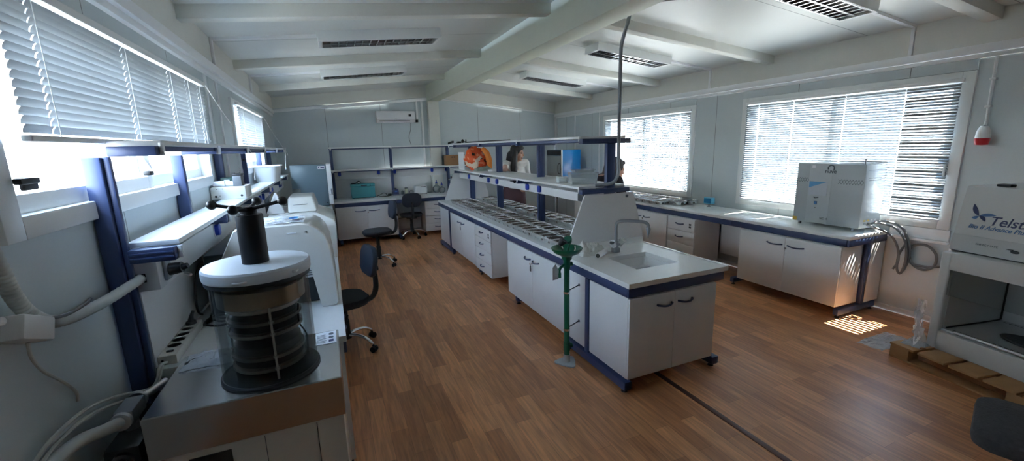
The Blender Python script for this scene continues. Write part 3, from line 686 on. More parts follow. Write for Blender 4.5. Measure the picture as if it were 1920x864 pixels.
# ---------------------------------------------------------------- right (window) bench
RX, RY0, RY1 = 4.09, 2.12, 8.25
rf = thing('steel_bench', 'blue steel frame of the bench under the right windows', 'bench frame', (4.38, 4.5, 0))
for ya, yb in ((RY0 + 0.022, 3.30), (3.304, 4.62), (4.624, 5.9), (5.904, RY1)):
    b = MB(); b.box(RX, RX + 0.02, ya, yb, 0.655, 0.717, 0.004); b.build('apron', m_blue, rf)
b = MB(); b.box(RX, XR - 0.01, RY0, RY0 + 0.02, 0.655, 0.717, 0.004); b.build('apron', m_blue, rf)
b = MB(); b.box(4.385, 4.43, RY0 + 0.002, RY0 + 0.04, 0.083, 0.654, 0.005); b.build('post', m_blue, rf)
for y in (RY0 + 0.002, 3.20, 4.40, 5.6, 6.8, 8.0):
    b = MB(); b.box(4.06, 4.62, y, y + 0.045, 0.025, 0.083, 0.006); f = b.build('foot', m_blue, rf)
    leveller(f, 4.09, y + 0.022); leveller(f, 4.58, y + 0.022)
wr = thing('worktop', 'white worktop of the bench under the right windows', 'worktop', (4.38, 4.5, 0.718))
b = MB(); b.box(RX - 0.004, XR - 0.024, RY0 - 0.004, 4.62, 0.718, 0.75, 0.003); b.build('slab', m_top, wr)
b = MB(); b.box(RX - 0.004, XR - 0.024, 4.621, RY1, 0.718, 0.75, 0.003); b.build('slab', m_top, wr)
b = MB(); b.box(4.44, 4.65, RY0 + 0.002, RY0 + 0.018, 0.09, 0.652, 0.002); tag(b.build('side_board', m_cab), 'white rear board at the near end of the window bench', 'panel')
b = MB(); b.box(4.49, 4.506, 3.18, 3.77, 0.19, 0.652, 0.002); tag(b.build('modesty_board', m_cab), 'white modesty board at the kneehole of the window bench', 'panel')
cabinet('window bench cabinet under the water still, faint blue handles', 1.0, 0.315, 0.10, 0.650, (4.045, 3.15, 0), '-x', 2, hl=0.15)
pedestal('window bench pedestal of three drawers right of the island faucet', 0.445, 0.43, 0.10, 0.650, (4.045, 4.225, 0), '-x', (0.3, 0.3, 0.4), hl=0.12)
cabinet('window bench cabinet left of the three drawers', 0.95, 0.42, 0.10, 0.650, (4.045, 5.20, 0), '-x', 2, hl=0.12)
cabinet('window bench cabinet toward the back wall', 1.2, 0.42, 0.10, 0.650, (4.045, 6.55, 0), '-x', 2, hl=0.12)
# ---------------------------------------------------------------- back bench
BX0, BX1, BY = 0.03, 2.75, 7.64
bf = thing('steel_bench', 'blue steel frame of the back wall bench', 'bench frame', (1.4, 8.0, 0))
for xa, xb in ((BX0, 1.05), (1.054, 2.1), (2.104, BX1)):
    b = MB(); b.box(xa, xb, BY, BY + 0.02, 0.655, 0.717, 0.004); b.build('apron', m_blue, bf)
for x in (0.06, 1.06, 2.1, 2.68):
    b = MB(); b.box(x, x + 0.045, BY + 0.0, 8.2, 0.025, 0.083, 0.006); f = b.build('foot', m_blue, bf)
    leveller(f, x + 0.022, BY + 0.04); leveller(f, x + 0.022, 8.1)
wb = thing('worktop', 'white worktop of the back wall bench', 'worktop', (1.4, 7.98, 0.718))
b = MB(); b.box(BX0, 1.05, BY - 0.004, 8.30, 0.718, 0.75, 0.003); b.build('slab', m_top, wb)
b = MB(); b.box(1.051, BX1, BY - 0.004, 8.22, 0.718, 0.75, 0.003); b.build('slab', m_top, wb)
cabinet('back bench cabinet with two doors and long dark handles', 1.005, 0.5, 0.10, 0.650, (0.04, 7.62, 0), '-y', 2, hl=0.17)
pedestal('back bench pedestal of four drawers behind the chair', 0.52, 0.5, 0.10, 0.650, (1.54, 7.62, 0), '-y', (1, 1, 1, 1.1), lock=False, hl=0.14)
b = MB(); b.box(1.06, 1.53, 8.0, 8.016, 0.12, 0.652, 0.002); tag(b.build('modesty_board', m_cab), 'white modesty board behind the chair at the back bench', 'panel')
b = MB(); b.box(0.02, 1.83, 8.305, 8.321, 0.752, 1.08, 0.002); tag(b.build('back_board', m_white), 'white splash board behind the teal box', 'panel')
br = thing('back_rack', 'two-shelf blue and white rack on the back wall', 'shelving', (1.3, 8.2, 1.0))
for x in (0.04, 1.055, 2.13, 2.72):
    b = MB(); b.box(x, x + 0.045, 8.13, 8.215, 0.752, 1.606, 0.004); b.build('post', m_blue, br)
    for z in (1.606, 1.212): b = MB(); b.box(x, x + 0.045, 8.03, 8.22, z, z + 0.028, 0.004); b.build('arm', m_blue, br)
    for z in (1.620, 1.232): b = MB(); b.cyl((x + 0.02, 8.022, z - .012), (x + 0.02, 8.022, z + 0.016), 0.011, seg=10); b.build('shelf_clip', m_trim, br)
for z in (1.6345, 1.2405):
    for xa, xb in ((0.03, 1.07), (1.072, 2.15), (2.152, 2.78)):
        b = MB(); b.box(xa, xb, 8.022, 8.225, z, z + 0.024, 0.003); b.build('shelf_board', m_top, br)
for zr, hr in ((1.616, 0.018), (1.222, 0.018)): b = MB(); b.box(0.03, 2.76, 8.055, 8.075, zr, zr + hr, 0.002); b.build('shelf_rail', m_blue, br)
b = MB(); b.box(0.02, 2.76, 8.226, 8.30, 1.085, 1.232, 0.004); b.build('service_duct', m_cab, br)
for x in (0.17, 0.845, 1.135, 1.845, 2.13):
    b = MB(); p = rrect(0.052, 0.072, 0.02); b.prism([(x + q[0], 1.185 + q[1]) for q in p], 'y', 8.212, 8.226, 0.003); b.mi = 1; b.cyl((x, 8.226, 1.135), (x, 8.221, 1.135), 0.005, seg=8); b.build('socket', [m_bluesock, m_black], br)
# ---------------------------------------------------------------- left bench
LX, LY0, LY1 = -0.004, 2.005, 7.62
lf = thing('steel_bench', 'blue steel frame of the bench along the left wall', 'bench frame', (-0.4, 4.6, 0))
for ya, yb in ((LY0 + .02, 3.9), (3.904, 5.8), (5.804, LY1)):
    b = MB(); b.box(LX - 0.022, LX - 0.002, ya, yb, 0.655, 0.717, 0.004); b.build('apron', m_blue, lf)
for y in (2.05, 3.5, 5.0, 6.6):
    b = MB(); b.box(-0.70, -0.03, y, y + 0.045, 0.025, 0.083, 0.006); f = b.build('foot', m_blue, lf)
    leveller(f, -0.07, y + 0.022); leveller(f, -0.62, y + 0.022)
wl = thing('worktop', 'white worktop of the bench along the left wall', 'worktop', (-0.4, 4.6, 0.718))
for ya, yb in ((LY0, 3.9), (3.901, 5.8), (5.801, LY1)):
    b = MB(); b.box(-0.712, LX, ya, yb, 0.718, 0.75, 0.003); b.build('slab', m_top, wl)
b = MB(); b.box(-0.70, -0.02, 2.012, 2.03, 0.09, 0.716, 0.002); tag(b.build('side_board', m_cab), 'white end board of the left bench behind the freeze dryer', 'panel')
cabinet('left bench cabinet nearest the freeze dryer', 1.1, 0.5, 0.10, 0.650, (-0.03, 2.10, 0), '+x', 2)
cabinet('left bench cabinet past the second chair', 1.4, 0.5, 0.10, 0.650, (-0.03, 4.35, 0), '+x', 2)
cabinet('left bench cabinet below the small freezer', 1.4, 0.5, 0.10, 0.650, (-0.03, 6.1, 0), '+x', 2)
lr = thing('wall_rack', 'two-shelf blue and white rack along the left wall', 'shelving', (-0.7, 4.6, 0.9))
for y in (2.0, 2.93, 3.92, 4.95, 6.0, 7.0):
    b = MB()
    b.box(-0.796, -0.742, y - 0.03, y + 0.012, 0.02 if y < 2.1 else 0.755, 1.598, 0.005)
    if y < 2.1: b.box(-0.741, -0.722, y - 0.014, y + 0.008, 0.02, 1.598, 0.003)
    b.build('post', m_blue, lr)
    for z0, z1, h in ((1.598, 1.634, 1), (1.20, 1.253, 2)):
        b = MB(); b.box(-0.741 if y > 2.1 else -0.720, -0.575, y - 0.035, y + 0.012, z0, z1, 0.005)
        if h == 2: b.box(-0.715, -0.58, y - 0.040, y - 0.034, z0 + 0.014, z0 + 0.022, 0.002); b.box(-0.715, -0.58, y - 0.040, y - 0.034, z0 + 0.032, z0 + 0.04, 0.002)
        b.build('arm', m_blue, lr)
    for z in (1.625, 1.232): b = MB(); b.cyl((-0.566, y, z - .012), (-0.566, y, z + 0.02), 0.009, seg=10); b.box(-0.575, -0.560, y - 0.004, y + 0.004, z - 0.028, z - 0.01, 0.002); b.build('shelf_clip', m_trim, lr)
for z in (1.6345, 1.2535):
    for ya, yb in ((2.02, 3.92), (3.922, 5.7), (5.702, 7.3)):
        b = MB(); b.box(-0.738, -0.572, ya, yb, z, z + 0.020, 0.003); b.build('shelf_board', m_top, lr)
b = MB(); b.box(-0.60, -0.585, 2.03, 7.28, 1.612, 1.634, 0.002); b.build('shelf_rail', m_blue, lr)
b = MB(); b.box(-0.738, -0.655, 2.014, 7.28, 1.078, 1.198, 0.004); b.build('service_duct', m_cab, lr)
b = MB(); b.box(-0.735, -0.695, 2.0125, 2.0139, 1.115, 1.15); b.build('duct_opening', m_black, lr)
for y in (2.95, 4.55, 4.72, 4.95, 5.55, 5.72, 6.6, 6.75):
    b = MB(); socket_mb(b, y, 1.155, -0.655, 1); b.build('socket', [m_bluesock, m_black, m_trim], lr)
b = MB(); b.box(-0.738, -0.722, 2.02, 7.3, 0.752, 1.076, 0.002); tag(b.build('back_board', m_white), 'white splash board behind the left bench', 'panel')
# ================================================================ LEFT BENCH AND LEFT WALL
# ---- freeze dryer
fd = thing('freeze_dryer', 'freeze dryer with clear acrylic chamber, steel top and black star handle', 'freeze dryer', (-0.326, 1.77, 0))
FX0, FX1, FY0, FY1 = -0.620, -0.034, 1.545, 2.0
b = MB(); b.box(FX0 + 0.006, FX1 - 0.006, FY0 + 0.004, FY1, 0.03, 0.634, 0.004); b.build('cabinet', m_shell, fd)
b = MB(); b.box(-0.52, -0.40, FY0 + 0.0005, FY0 + 0.006, 0.46, 0.612, 0.0); b.build('vent_opening', m_black, fd)
b = MB(); b.box(FX1 - 0.10, FX1 - 0.098, FY0 + 0.002, FY0 + 0.006, 0.05, 0.63); b.box(-0.30, -0.298, FY0 + 0.002, FY0 + 0.006, 0.05, 0.63); b.build('panel_joint', m_prgrey, fd)
for x in (FX0 + 0.06, FX1 - 0.06):
    for y in (FY0 + 0.06, FY1 - 0.06): b = MB(); b.cyl((x, y, 0), (x, y, 0.03), 0.022, seg=14); b.build('foot', m_black, fd)
CX, CY = -0.272, 1.728
# steel top with a round well
b = MB(); n = 48
ring = [(CX + 0.148 * math.cos(2 * math.pi * k / n), CY + 0.148 * math.sin(2 * math.pi * k / n)) for k in range(n)]
def sq(k):
    a = 2 * math.pi * k / n; c, s = math.cos(a), math.sin(a); t = 1e9
    if c > 1e-9: t = min(t, (FX1 - CX) / c)
    if c < -1e-9: t = min(t, (FX0 - CX) / c)
    if s > 1e-9: t = min(t, (FY1 - CY) / s)
    if s < -1e-9: t = min(t, (FY0 - CY) / s)
    return (CX + c * t, CY + s * t)
outer = [sq(k) for k in range(n)]
# square corners exactly
for cx, cy in ((FX0, FY0), (FX0, FY1), (FX1, FY0), (FX1, FY1)):
    k = min(range(n), key=lambda i: (outer[i][0] - cx) ** 2 + (outer[i][1] - cy) ** 2); outer[k] = (cx, cy)
b.loops([[(x, y, 0.638) for x, y in outer], [(x, y, 0.786) for x, y in outer], [(x + (CX - x) * 0.012, y + (CY - y) * 0.012, 0.79) for x, y in outer], [(x, y, 0.79) for x, y in ring], [(x, y, 0.70) for x, y in ring]], cap0=True, cap1=True)
b.build('steel_top', m_steel, fd, angle=28)
b = MB(); b.lathe([(0.147, 0.7905), (0.166, 0.7905), (0.166, 0.797), (0.161, 0.802), (0.147, 0.802)], (CX, CY, 0), 64); b.build('gasket', m_black, fd)
b = MB(); b.lathe([(0.150, 0.803), (0.158, 0.803), (0.158, 1.1645), (0.150, 1.1645), (0.150, 0.803)], (CX, CY, 0), 64); b.build('chamber', m_acryl, fd)
b = MB(); b.lathe([(0.0, 1.1655), (0.148, 1.1655), (0.148, 1.172), (0.171, 1.172), (0.173, 1.178), (0.173, 1.205), (0.168, 1.212), (0.0, 1.212)], (CX, CY, 0), 64); lid = b.build('lid', m_frost, fd)
b = MB(); b.lathe([(0.151, 1.157), (0.168, 1.157), (0.168, 1.171), (0.151, 1.171), (0.151, 1.157)], (CX, CY, 0), 64); b.build('seal_ring', m_dark, lid)
b = MB(); b.tube([(CX - 0.05, CY - 0.176, 1.186), (CX - 0.03, CY - 0.184, 1.186), (CX - 0.01, CY - 0.178, 1.186)], 0.004, 8); b.build('lid_clip', m_alu, lid)
b = MB(); b.tube([(CX + 0.12, CY - 0.125, 1.19), (CX + 0.13, CY - 0.125, 1.19), (CX + 0.135, CY - 0.105, 1.19)], 0.004, 8); b.build('lid_clip', m_alu, lid)
col = MB(); col.lathe([(0.0, 1.2125), (0.043, 1.2125), (0.0432, 1.38), (0.041, 1.386), (0.0, 1.386)], (CX - 0.004, CY, 0), 40); col = col.build('stopper_column', m_knob, fd)
b = MB(); b.lathe([(0.0, 1.386), (0.026, 1.386), (0.026, 1.398), (0.016, 1.402), (0.016, 1.412), (0.0, 1.414)], (CX - 0.004, CY, 0), 28); b.build('handle_hub', m_knob, fd)
b = MB(); b.box(CX - 0.042, CX - 0.014, CY - 0.034, CY - 0.014, 1.3862, 1.388, 0.0); b.build('chrome_tab', m_chrome, col)
HUB = Vector((CX - 0.004, CY, 1.402))
for dx, dy, dz in ((-0.112, 0.03, 0.022), (0.112, -0.02, 0.026), (-0.03, -0.088, 0.012), (0.016, 0.10, 0.02)):
    tip = HUB + Vector((dx, dy, dz)); d_ = (tip - HUB).normalized()
    b = MB(); b.cyl(HUB + d_ * 0.012, tip, 0.0062, seg=12); a = b.build('handle_arm', m_knob, fd)
    b = MB(); b.ell(tip, 0.0165, 20, 14); b.build('ball_knob', m_black, a)
# chamber contents
b = MB(); b.lathe([(0.128, 1.075), (0.142, 1.075), (0.142, 1.135), (0.128, 1.135), (0.128, 1.075)], (CX, CY, 0), 48); b.build('steel_ring', mat('brass_steel', (0.42, 0.33, 0.24, 1), 0.35, 0.9), fd)
m_tray = mat('dark_tray', (0.10, 0.10, 0.105, 1), 0.4, 0.5)
for k, z in enumerate((0.83, 0.875, 0.96, 1.005, 1.05)):
    b = MB(); b.lathe([(0.0, z), (0.118, z), (0.122, z + 0.004), (0.122, z + 0.014), (0.119, z + 0.014), (0.117, z + 0.006), (0.0, z + 0.006)], (CX, CY, 0), 48)
    s_ = b.build('shelf_plate', m_alu if k in (4,) else mat('smoky_shelf', (0.30, 0.27, 0.25, 1), 0.35, 0.6), fd)
    if k < 4:
        hgt = (0.028, 0.066, 0.028, 0.028)[k]
        b = MB(); b.lathe([(0.0, z + 0.0145), (0.105, z + 0.0145), (0.112, z + 0.02), (0.110, z + hgt * 0.7), (0.09, z + hgt), (0.0, z + hgt + 0.004)], (CX, CY, 0), 40); b.build('product_pan', m_tray, s_)
for a in (-75, 45, 165):
    b = MB(); x, y = CX + 0.128 * math.cos(R(a)), CY + 0.128 * math.sin(R(a)); b.cyl((x, y, 0.803), (x, y, 1.075), 0.0042, seg=10)
    for z in (0.84, 0.885, 0.97, 1.015): b.cyl((x, y, z), (x, y, z + 0.008), 0.008, seg=10)
    b.build('rack_rod', m_alu, fd)
b = MB(); b.tube([(CX + 0.125, CY + 0.02, 0.81), (CX + 0.128, CY + 0.01, 0.90), (CX + 0.11, CY - 0.03, 0.97), (CX + 0.115, CY - 0.02, 1.04)], 0.003, 8); b.build('sensor_lead', m_black, fd)
# printed card on the steel top
cd = thing('printed_card', 'printed white card on the right edge of the steel top', 'card', (-0.09, 1.92, 0.7905))
b = MB(); b.box(-0.128, -0.044, 1.855, 1.985, 0.7906, 0.7922); b.build('sheet', m_paper, cd)
b = MB()
for k in range(7): b.box(-0.122, -0.088 + 0.004 * (k % 2), 1.872 + k * 0.013, 1.877 + k * 0.013, 0.7923, 0.7926)
b.build('text_lines', m_prgrey, cd)
for k, (dx, mm) in enumerate(((0, m_skinp), (0.0, m_prgrey), (0.0, m_prgrey))):
    b = MB(); y = 1.872 + k * 0.036
    b.prism([(-0.065 + p[0], y + 0.012 + p[1]) for p in rrect(0.02, 0.024, 0.002 if k == 0 else 0.008)], 'z', 0.7923, 0.7926); b.build('printed_mark', mm, cd)
# bag of accessories on the steel top
def crumple(b, c, sx, sy, h, seed, n=16, edge=0.35):
    rnd = Vector((seed * 3.1, seed * 1.7, seed * 5.3))
    def top(u, v):
        x, y = u * 2 - 1, v * 2 - 1
        e = max(0, 1 - (x * x) ** 1.5) * max(0, 1 - (y * y) ** 1.5)
        nn = noise.noise(Vector((x * 2.1, y * 2.1, 0)) + rnd) * 0.6 + noise.noise(Vector((x * 5, y * 5, 3)) + rnd) * 0.35
        return (c[0] + x * sx * (1 + 0.15 * noise.noise(Vector((y * 2, 0, 1)) + rnd)), c[1] + y * sy * (1 + 0.15 * noise.noise(Vector((x * 2, 5, 1)) + rnd)), c[2] + 0.0012 + h * max(0.0, e ** 0.5 * (0.65 + nn * 0.8)))
    def bot(u, v): p = top(u, v); return (p[0], p[1], c[2] + 0.0006)
    b.grid(top, n, n); b.grid(bot, n, n)
    bmesh.ops.remove_doubles(b.bm, verts=b.bm.verts[:], dist=0.0004)
ab = thing('accessory_bag', 'clear bag of black tubing lying on the steel top', 'bag', (-0.51, 1.915, 0.7905))
b = MB(); crumple(b, (-0.515, 1.915, 0.7905), 0.085, 0.062, 0.034, 4, 18); b.build('plastic_film', m_bag, ab)
b = MB(); b.tube([(-0.585, 1.89, 0.800), (-0.55, 1.93, 0.802), (-0.50, 1.945, 0.803), (-0.46, 1.92, 0.802), (-0.48, 1.89, 0.800), (-0.54, 1.89, 0.799)], 0.008, 8, 4); b.build('tubing', m_black, ab)
# ---- power strip
ps = thing('power_strip', 'white power strip lying behind the freeze dryer', 'power strip', (-0.69, 2.22, 0.75))
b = MB(); b.box(-0.722, -0.655, 2.035, 2.44, 0.7505, 0.792, 0.006); b.build('housing', m_shell, ps)
for k in range(5):
    y = 2.14 + k * 0.062
    b = MB(); b.lathe([(0.0, 0.7922), (0.022, 0.7922), (0.024, 0.7935), (0.025, 0.7922)], (-0.688, y, 0), 24); b.build('outlet', mat('outlet_grey', (0.45, 0.45, 0.44, 1), 0.5), ps)
b = MB(); b.box(-0.70, -0.676, 2.07, 2.085, 0.7922, 0.797, 0.002); b.build('switch', m_dark, ps)
b = MB(); b.cyl((-0.705, 2.0345, 0.772), (-0.705, 2.033, 0.772), 0.005, seg=10); b.build('key_hole', m_black, ps)
b = MB(); b.cyl((-0.688, 2.388, 0.794), (-0.688, 2.388, 0.806), 0.023, 0.021, 20); b.tube([(-0.688, 2.388, 0.806), (-0.684, 2.39, 0.83), (-0.675, 2.40, 0.855)], 0.009, 10, 3, radii=[0.014, 0.009, 0.006]); tag(b.build('plug', m_black), 'black plug in the far end of the power strip', 'plug')
b = MB()
b.tube([(-0.66, 2.45, 0.7565), (-0.60, 2.52, 0.7565), (-0.53, 2.46, 0.7565), (-0.58, 2.40, 0.758), (-0.65, 2.44, 0.764), (-0.63, 2.53, 0.766), (-0.55, 2.53, 0.767), (-0.52, 2.45, 0.768), (-0.57, 2.42, 0.772), (-0.62, 2.47, 0.776), (-0.60, 2.51, 0.778), (-0.56, 2.49, 0.779)], 0.0055, 8, 4)
tag(b.build('power_cable', m_black), 'coiled black power cord beside the power strip', 'cord')
b = MB(); b.tube([(-0.70, 2.62, 0.757), (-0.70, 2.56, 0.80), (-0.69, 2.53, 0.90), (-0.685, 2.58, 0.99), (-0.68, 2.66, 1.02), (-0.67, 2.75, 1.0)], 0.0055, 8, 4); tag(b.build('power_cable', m_black), 'black power cord climbing behind the white instrument', 'cord')
b = MB(); b.tube([(-0.645, 2.50, 0.757), (-0.63, 2.56, 0.80), (-0.62, 2.60, 0.86), (-0.628, 2.585, 0.90), (-0.61, 2.60, 0.93)], 0.005, 8, 4); tag(b.build('power_cable', m_black), 'black cord looping up from the coil to the instrument', 'cord')
# ---- big white instrument
i1 = thing('lab_instrument', 'large glossy white arched instrument behind the freeze dryer', 'instrument', (-0.33, 2.85, 0.75))
b = MB(); b.box(-0.645, -0.10, 2.57, 3.2, 0.752, 1.085, 0.012); b.build('black_base', m_dark, i1)
prof = [(-0.545, 1.075), (-0.515, 1.052), (-0.20, 1.068), (-0.165, 1.06), (-0.147, 1.03), (-0.108, 0.770), (-0.102, 0.754), (-0.034, 0.754), (-0.020, 0.768), (-0.024, 0.95), (-0.035, 1.09), (-0.055, 1.155), (-0.085, 1.195), (-0.125, 1.218), (-0.17, 1.225), (-0.455, 1.225), (-0.475, 1.215)]
def shell_loop(y, f):
    cx, cz_ = -0.28, 1.05
    return [(cx + (x - cx) * f, y, cz_ + (z - cz_) * f if z > 0.9 else z) for x, z in prof]
b = MB(); lo = []
for y, f, dz in ((2.452, 0.975, 0), (2.46, 0.992, 0), (2.48, 1.0, 0), (2.75, 1.0, -0.008), (3.15, 0.99, -0.04), (3.20, 0.96, -0.05)):
    lo.append([(x, yy, z + (dz if z > 0.9 else 0)) for x, yy, z in shell_loop(y, f)])
b.loops(lo); b.build('shell', m_shell, i1, angle=40)
b = MB(); b.box(-0.185, -0.135, 2.566, 2.5695, 0.90, 0.965, 0.0); lb = b.build('rating_label', m_paper, i1)
b = MB()
for k in range(3): b.box(-0.180, -0.142, 2.5645, 2.5658, 0.912 + k * 0.012, 0.916 + k * 0.012)
b.build('text_lines', m_prgrey, lb)
b = MB(); b.box(-0.235, -0.19, 2.447, 2.4505, 1.178, 1.184, 0.001); b.build('status_light', mat('pale_led', (0.85, 0.86, 0.88, 1), 0.2), i1)
b = MB(); b.cyl((-0.145, 2.447, 1.182), (-0.145, 2.451, 1.182), 0.005, seg=10); b.build('power_button', m_alu, i1)
fl = thing('protective_film', 'crumpled clear protective film on top of the white instrument', 'film', (-0.33, 2.8, 1.226))
def fz(x, y): return 1.2268 - (0.0 if y < 2.48 else 0.0) - max(0, (y - 2.48)) * 0.0 
b = MB()
def filmf(u, v):
    x = -0.45 + u * 0.30; y = 2.50 + v * 0.24
    return (x + 0.012 * noise.noise(Vector((v * 4, 1, 2))), y, 1.2275 + 0.010 * abs(noise.noise(Vector((u * 5, v * 4, 0.3)))) + 0.004 * abs(noise.noise(Vector((u * 12, v * 9, 5)))))
b.grid(filmf, 22, 18); b.build('film', m_bag, fl)
b = MB(); b.prism([(-0.205 + p[0], 2.60 + p[1]) for p in rrect(0.045, 0.07, 0.012)], 'z', 1.241, 1.2418); b.build('blue_tab', m_sky, fl)
# ---- second instrument
i2 = thing('lab_instrument', 'smaller beige instrument with raised hood behind the glossy one', 'instrument', (-0.25, 4.0, 0.75))
b = MB(); b.loops([[(-0.50, 3.62, .752), (0.0, 3.62, .752), (0.0, 4.35, .752), (-0.50, 4.35, .752)], [(-0.50, 3.62, 1.02), (0.012, 3.62, 1.02), (0.012, 4.35, 1.02), (-0.50, 4.35, 1.02)], [(-0.49, 3.64, 1.08), (0.0, 3.64, 1.055), (0.0, 4.33, 1.055), (-0.49, 4.33, 1.08)], [(-0.47, 3.70, 1.115), (-0.12, 3.70, 1.115), (-0.12, 4.30, 1.115), (-0.47, 4.30, 1.115)]])
bmesh.ops.bevel(b.bm, geom=b.bm.edges[:], offset=0.012, segments=2, profile=0.5, affect='EDGES'); b.build('body', m_shell, i2)
b = MB(); b.loops([[(-0.335, 3.78, 1.117), (-0.115, 3.78, 1.117), (-0.115, 4.28, 1.117), (-0.335, 4.28, 1.117)], [(-0.33, 3.86, 1.235), (-0.145, 3.86, 1.235), (-0.145, 4.25, 1.235), (-0.33, 4.25, 1.235)]])
bmesh.ops.bevel(b.bm, geom=b.bm.edges[:], offset=0.016, segments=3, profile=0.5, affect='EDGES'); hd = b.build('hood', m_shell, i2)
b = MB(); b.box(-0.295, -0.19, 3.813, 3.822, 1.176, 1.182, 0.002); b.build('hood_slot', m_alu, hd)
b = MB(); b.prism([(-0.49, 1.117), (-0.36, 1.117), (-0.40, 1.285), (-0.415, 1.285)], 'y', 3.80, 3.84, 0.006); b.build('open_flap', m_trim, i2)
b = MB(); b.prism([(-0.495, 1.117), (-0.47, 1.117), (-0.47, 1.235), (-0.425, 1.288), (-0.43, 1.292), (-0.495, 1.23)], 'y', 3.842, 3.90, 0.004); b.build('flap_back', m_dark, i2)
# ---- small freezer
fz_ = thing('bench_freezer', 'grey-sided small freezer with white doors at the end of the left bench', 'freezer', (-0.25, 7.4, 0.75))
m_frside = mat('blue_grey_steel', lin(118, 140, 152), 0.35, 0.1)
b = MB(); b.box(-0.54, -0.04, 7.20, 7.60, 0.757, 1.40, 0.006); b.build('body', m_frside, fz_)
b = MB(); b.box(-0.036, 0.032, 7.20, 7.60, 0.925, 1.402, 0.008); d1 = b.build('door', m_trim, fz_)
b = MB(); b.box(0.0, 0.024, 7.1975, 7.1995, 0.935, 1.02, 0.0); b.build('grip', m_greypipe, d1)
b = MB(); b.box(-0.036, 0.026, 7.20, 7.60, 0.775, 0.918, 0.008); b.build('door', m_trim, fz_)
b = MB(); b.box(-0.155, -0.055, 7.196, 7.1995, 1.33, 1.375); st = b.build('maker_plate', m_paper, fz_)
b = MB(); b.box(-0.115, -0.062, 7.1945, 7.1958, 1.345, 1.36); b.cyl((-0.138, 7.1945, 1.352), (-0.138, 7.1958, 1.352), 0.010, seg=12); b.build('plate_print', m_skinp, st)
b = MB(); b.box(-0.075, -0.055, 7.196, 7.1995, 0.80, 0.812); b.build('vent_plug', m_black, fz_)
b = MB(); b.box(-0.525, -0.425, 7.19, 7.1985, 0.98, 1.045, 0.002); tag(b.build('note_pad', m_plast), 'small clear pocket stuck low on the freezer side', 'pocket')
# ---- things on the left wall shelf
SZ = 1.2738
eb = thing('control_box', 'white control box with black holes on the left shelf', 'box', (-0.68, 3.6, SZ))
b = MB(); b.box(-0.796, -0.578, 3.63, 3.885, SZ, SZ + 0.088, 0.004); b.build('case', m_shell, eb)
for x, z, r in ((-0.765, 0.022, 0.008), (-0.605, 0.022, 0.008), (-0.74, 0.026, 0.003), (-0.755, 0.075, 0.003), (-0.72, 0.075, 0.003)):
    b = MB(); b.cyl((x, 3.632, SZ + z), (x, 3.6285, SZ + z), r, seg=14); b.build('hole', m_black, eb)
BZ = SZ + 0.0885
ba = thing('battery', 'grey battery block with black top standing on the control box', 'battery', (-0.62, 3.7, BZ))
b = MB(); b.box(-0.655, -0.60, 3.66, 3.78, BZ, BZ + 0.075, 0.003); b.build('case', m_greycable, ba)
b = MB(); b.box(-0.657, -0.598, 3.658, 3.782, BZ + 0.0755, BZ + 0.088, 0.002); b.build('cover', m_black, ba)
for x in (-0.645, -0.612): b = MB(); b.cyl((x, 3.70, BZ + 0.088), (x, 3.70, BZ + 0.098), 0.005, seg=10); b.build('terminal', m_dark, ba)
for label, y, x, r, L_ in (('white paper roll at the left on the control box', 3.70, -0.75, 0.020, 0.075), ('white paper roll next to the grey battery', 3.71, -0.685, 0.018, 0.05)):
    b = MB(); M_ = Matrix.Rotation(R(90), 4, 'Y'); b.lathe([(0.007, -L_ / 2), (r, -L_ / 2), (r * 1.02, 0), (r, L_ / 2), (0.007, L_ / 2), (0.007, -L_ / 2)], (x, y, BZ + r + 0.0008), 24, M_); tag(b.build('paper_roll', m_paper), label, 'roll')
gb = thing('green_tool_case', 'dark green case with a white tag behind the paper rolls', 'case', (-0.70, 3.72, BZ))
b = MB(); b.box(-0.755, -0.675, 3.78, 3.865, BZ, BZ + 0.06, 0.008); b.build('case', mat('dark_green', lin(40, 74, 66), 0.5), gb)
b = MB(); b.box(-0.73, -0.695, 3.774, 3.779, BZ + 0.018, BZ + 0.045); b.build('tag', m_paper, gb)
bs = thing('wash_basin', 'white plastic wash basin on the left shelf', 'basin', (-0.655, 5.70, SZ))
def bl(w, d, z, r): return [(-0.655 + p[0], 5.70 + p[1], z) for p in rrect(w, d, r, 6)]
b = MB(); b.loops([bl(0.20, 0.34, SZ + 0.002, 0.06), bl(0.215, 0.355, SZ, 0.07), bl(0.262, 0.43, SZ + 0.165, 0.08), bl(0.29, 0.46, SZ + 0.168, 0.09), bl(0.29, 0.46, SZ + 0.176, 0.09), bl(0.255, 0.42, SZ + 0.172, 0.08), bl(0.205, 0.34, SZ + 0.012, 0.06)]); b.build('bowl', m_white, bs)
# ---- socket with plug at the end of the service duct
so2 = thing('plugged_adapter', 'dark plug and flap cover on the near end of the left duct', 'plug', (-0.62, 2.10, 1.14))
b = MB(); b.box(-0.6545, -0.640, 2.06, 2.12, 1.10, 1.185, 0.006); b.build('flap_cover', m_greypipe, so2)
b = MB(); b.cyl((-0.64, 2.09, 1.14), (-0.595, 2.085, 1.145), 0.026, 0.022, 16); b.cyl((-0.595, 2.085, 1.145), (-0.575, 2.082, 1.15), 0.014, 0.011, 12); b.build('plug', m_black, so2)
b = MB(); b.tube([(-0.60, 2.12, 1.11), (-0.575, 2.10, 1.105)], 0.006, 8, 1); b.build('latch_pin', m_alu, so2)
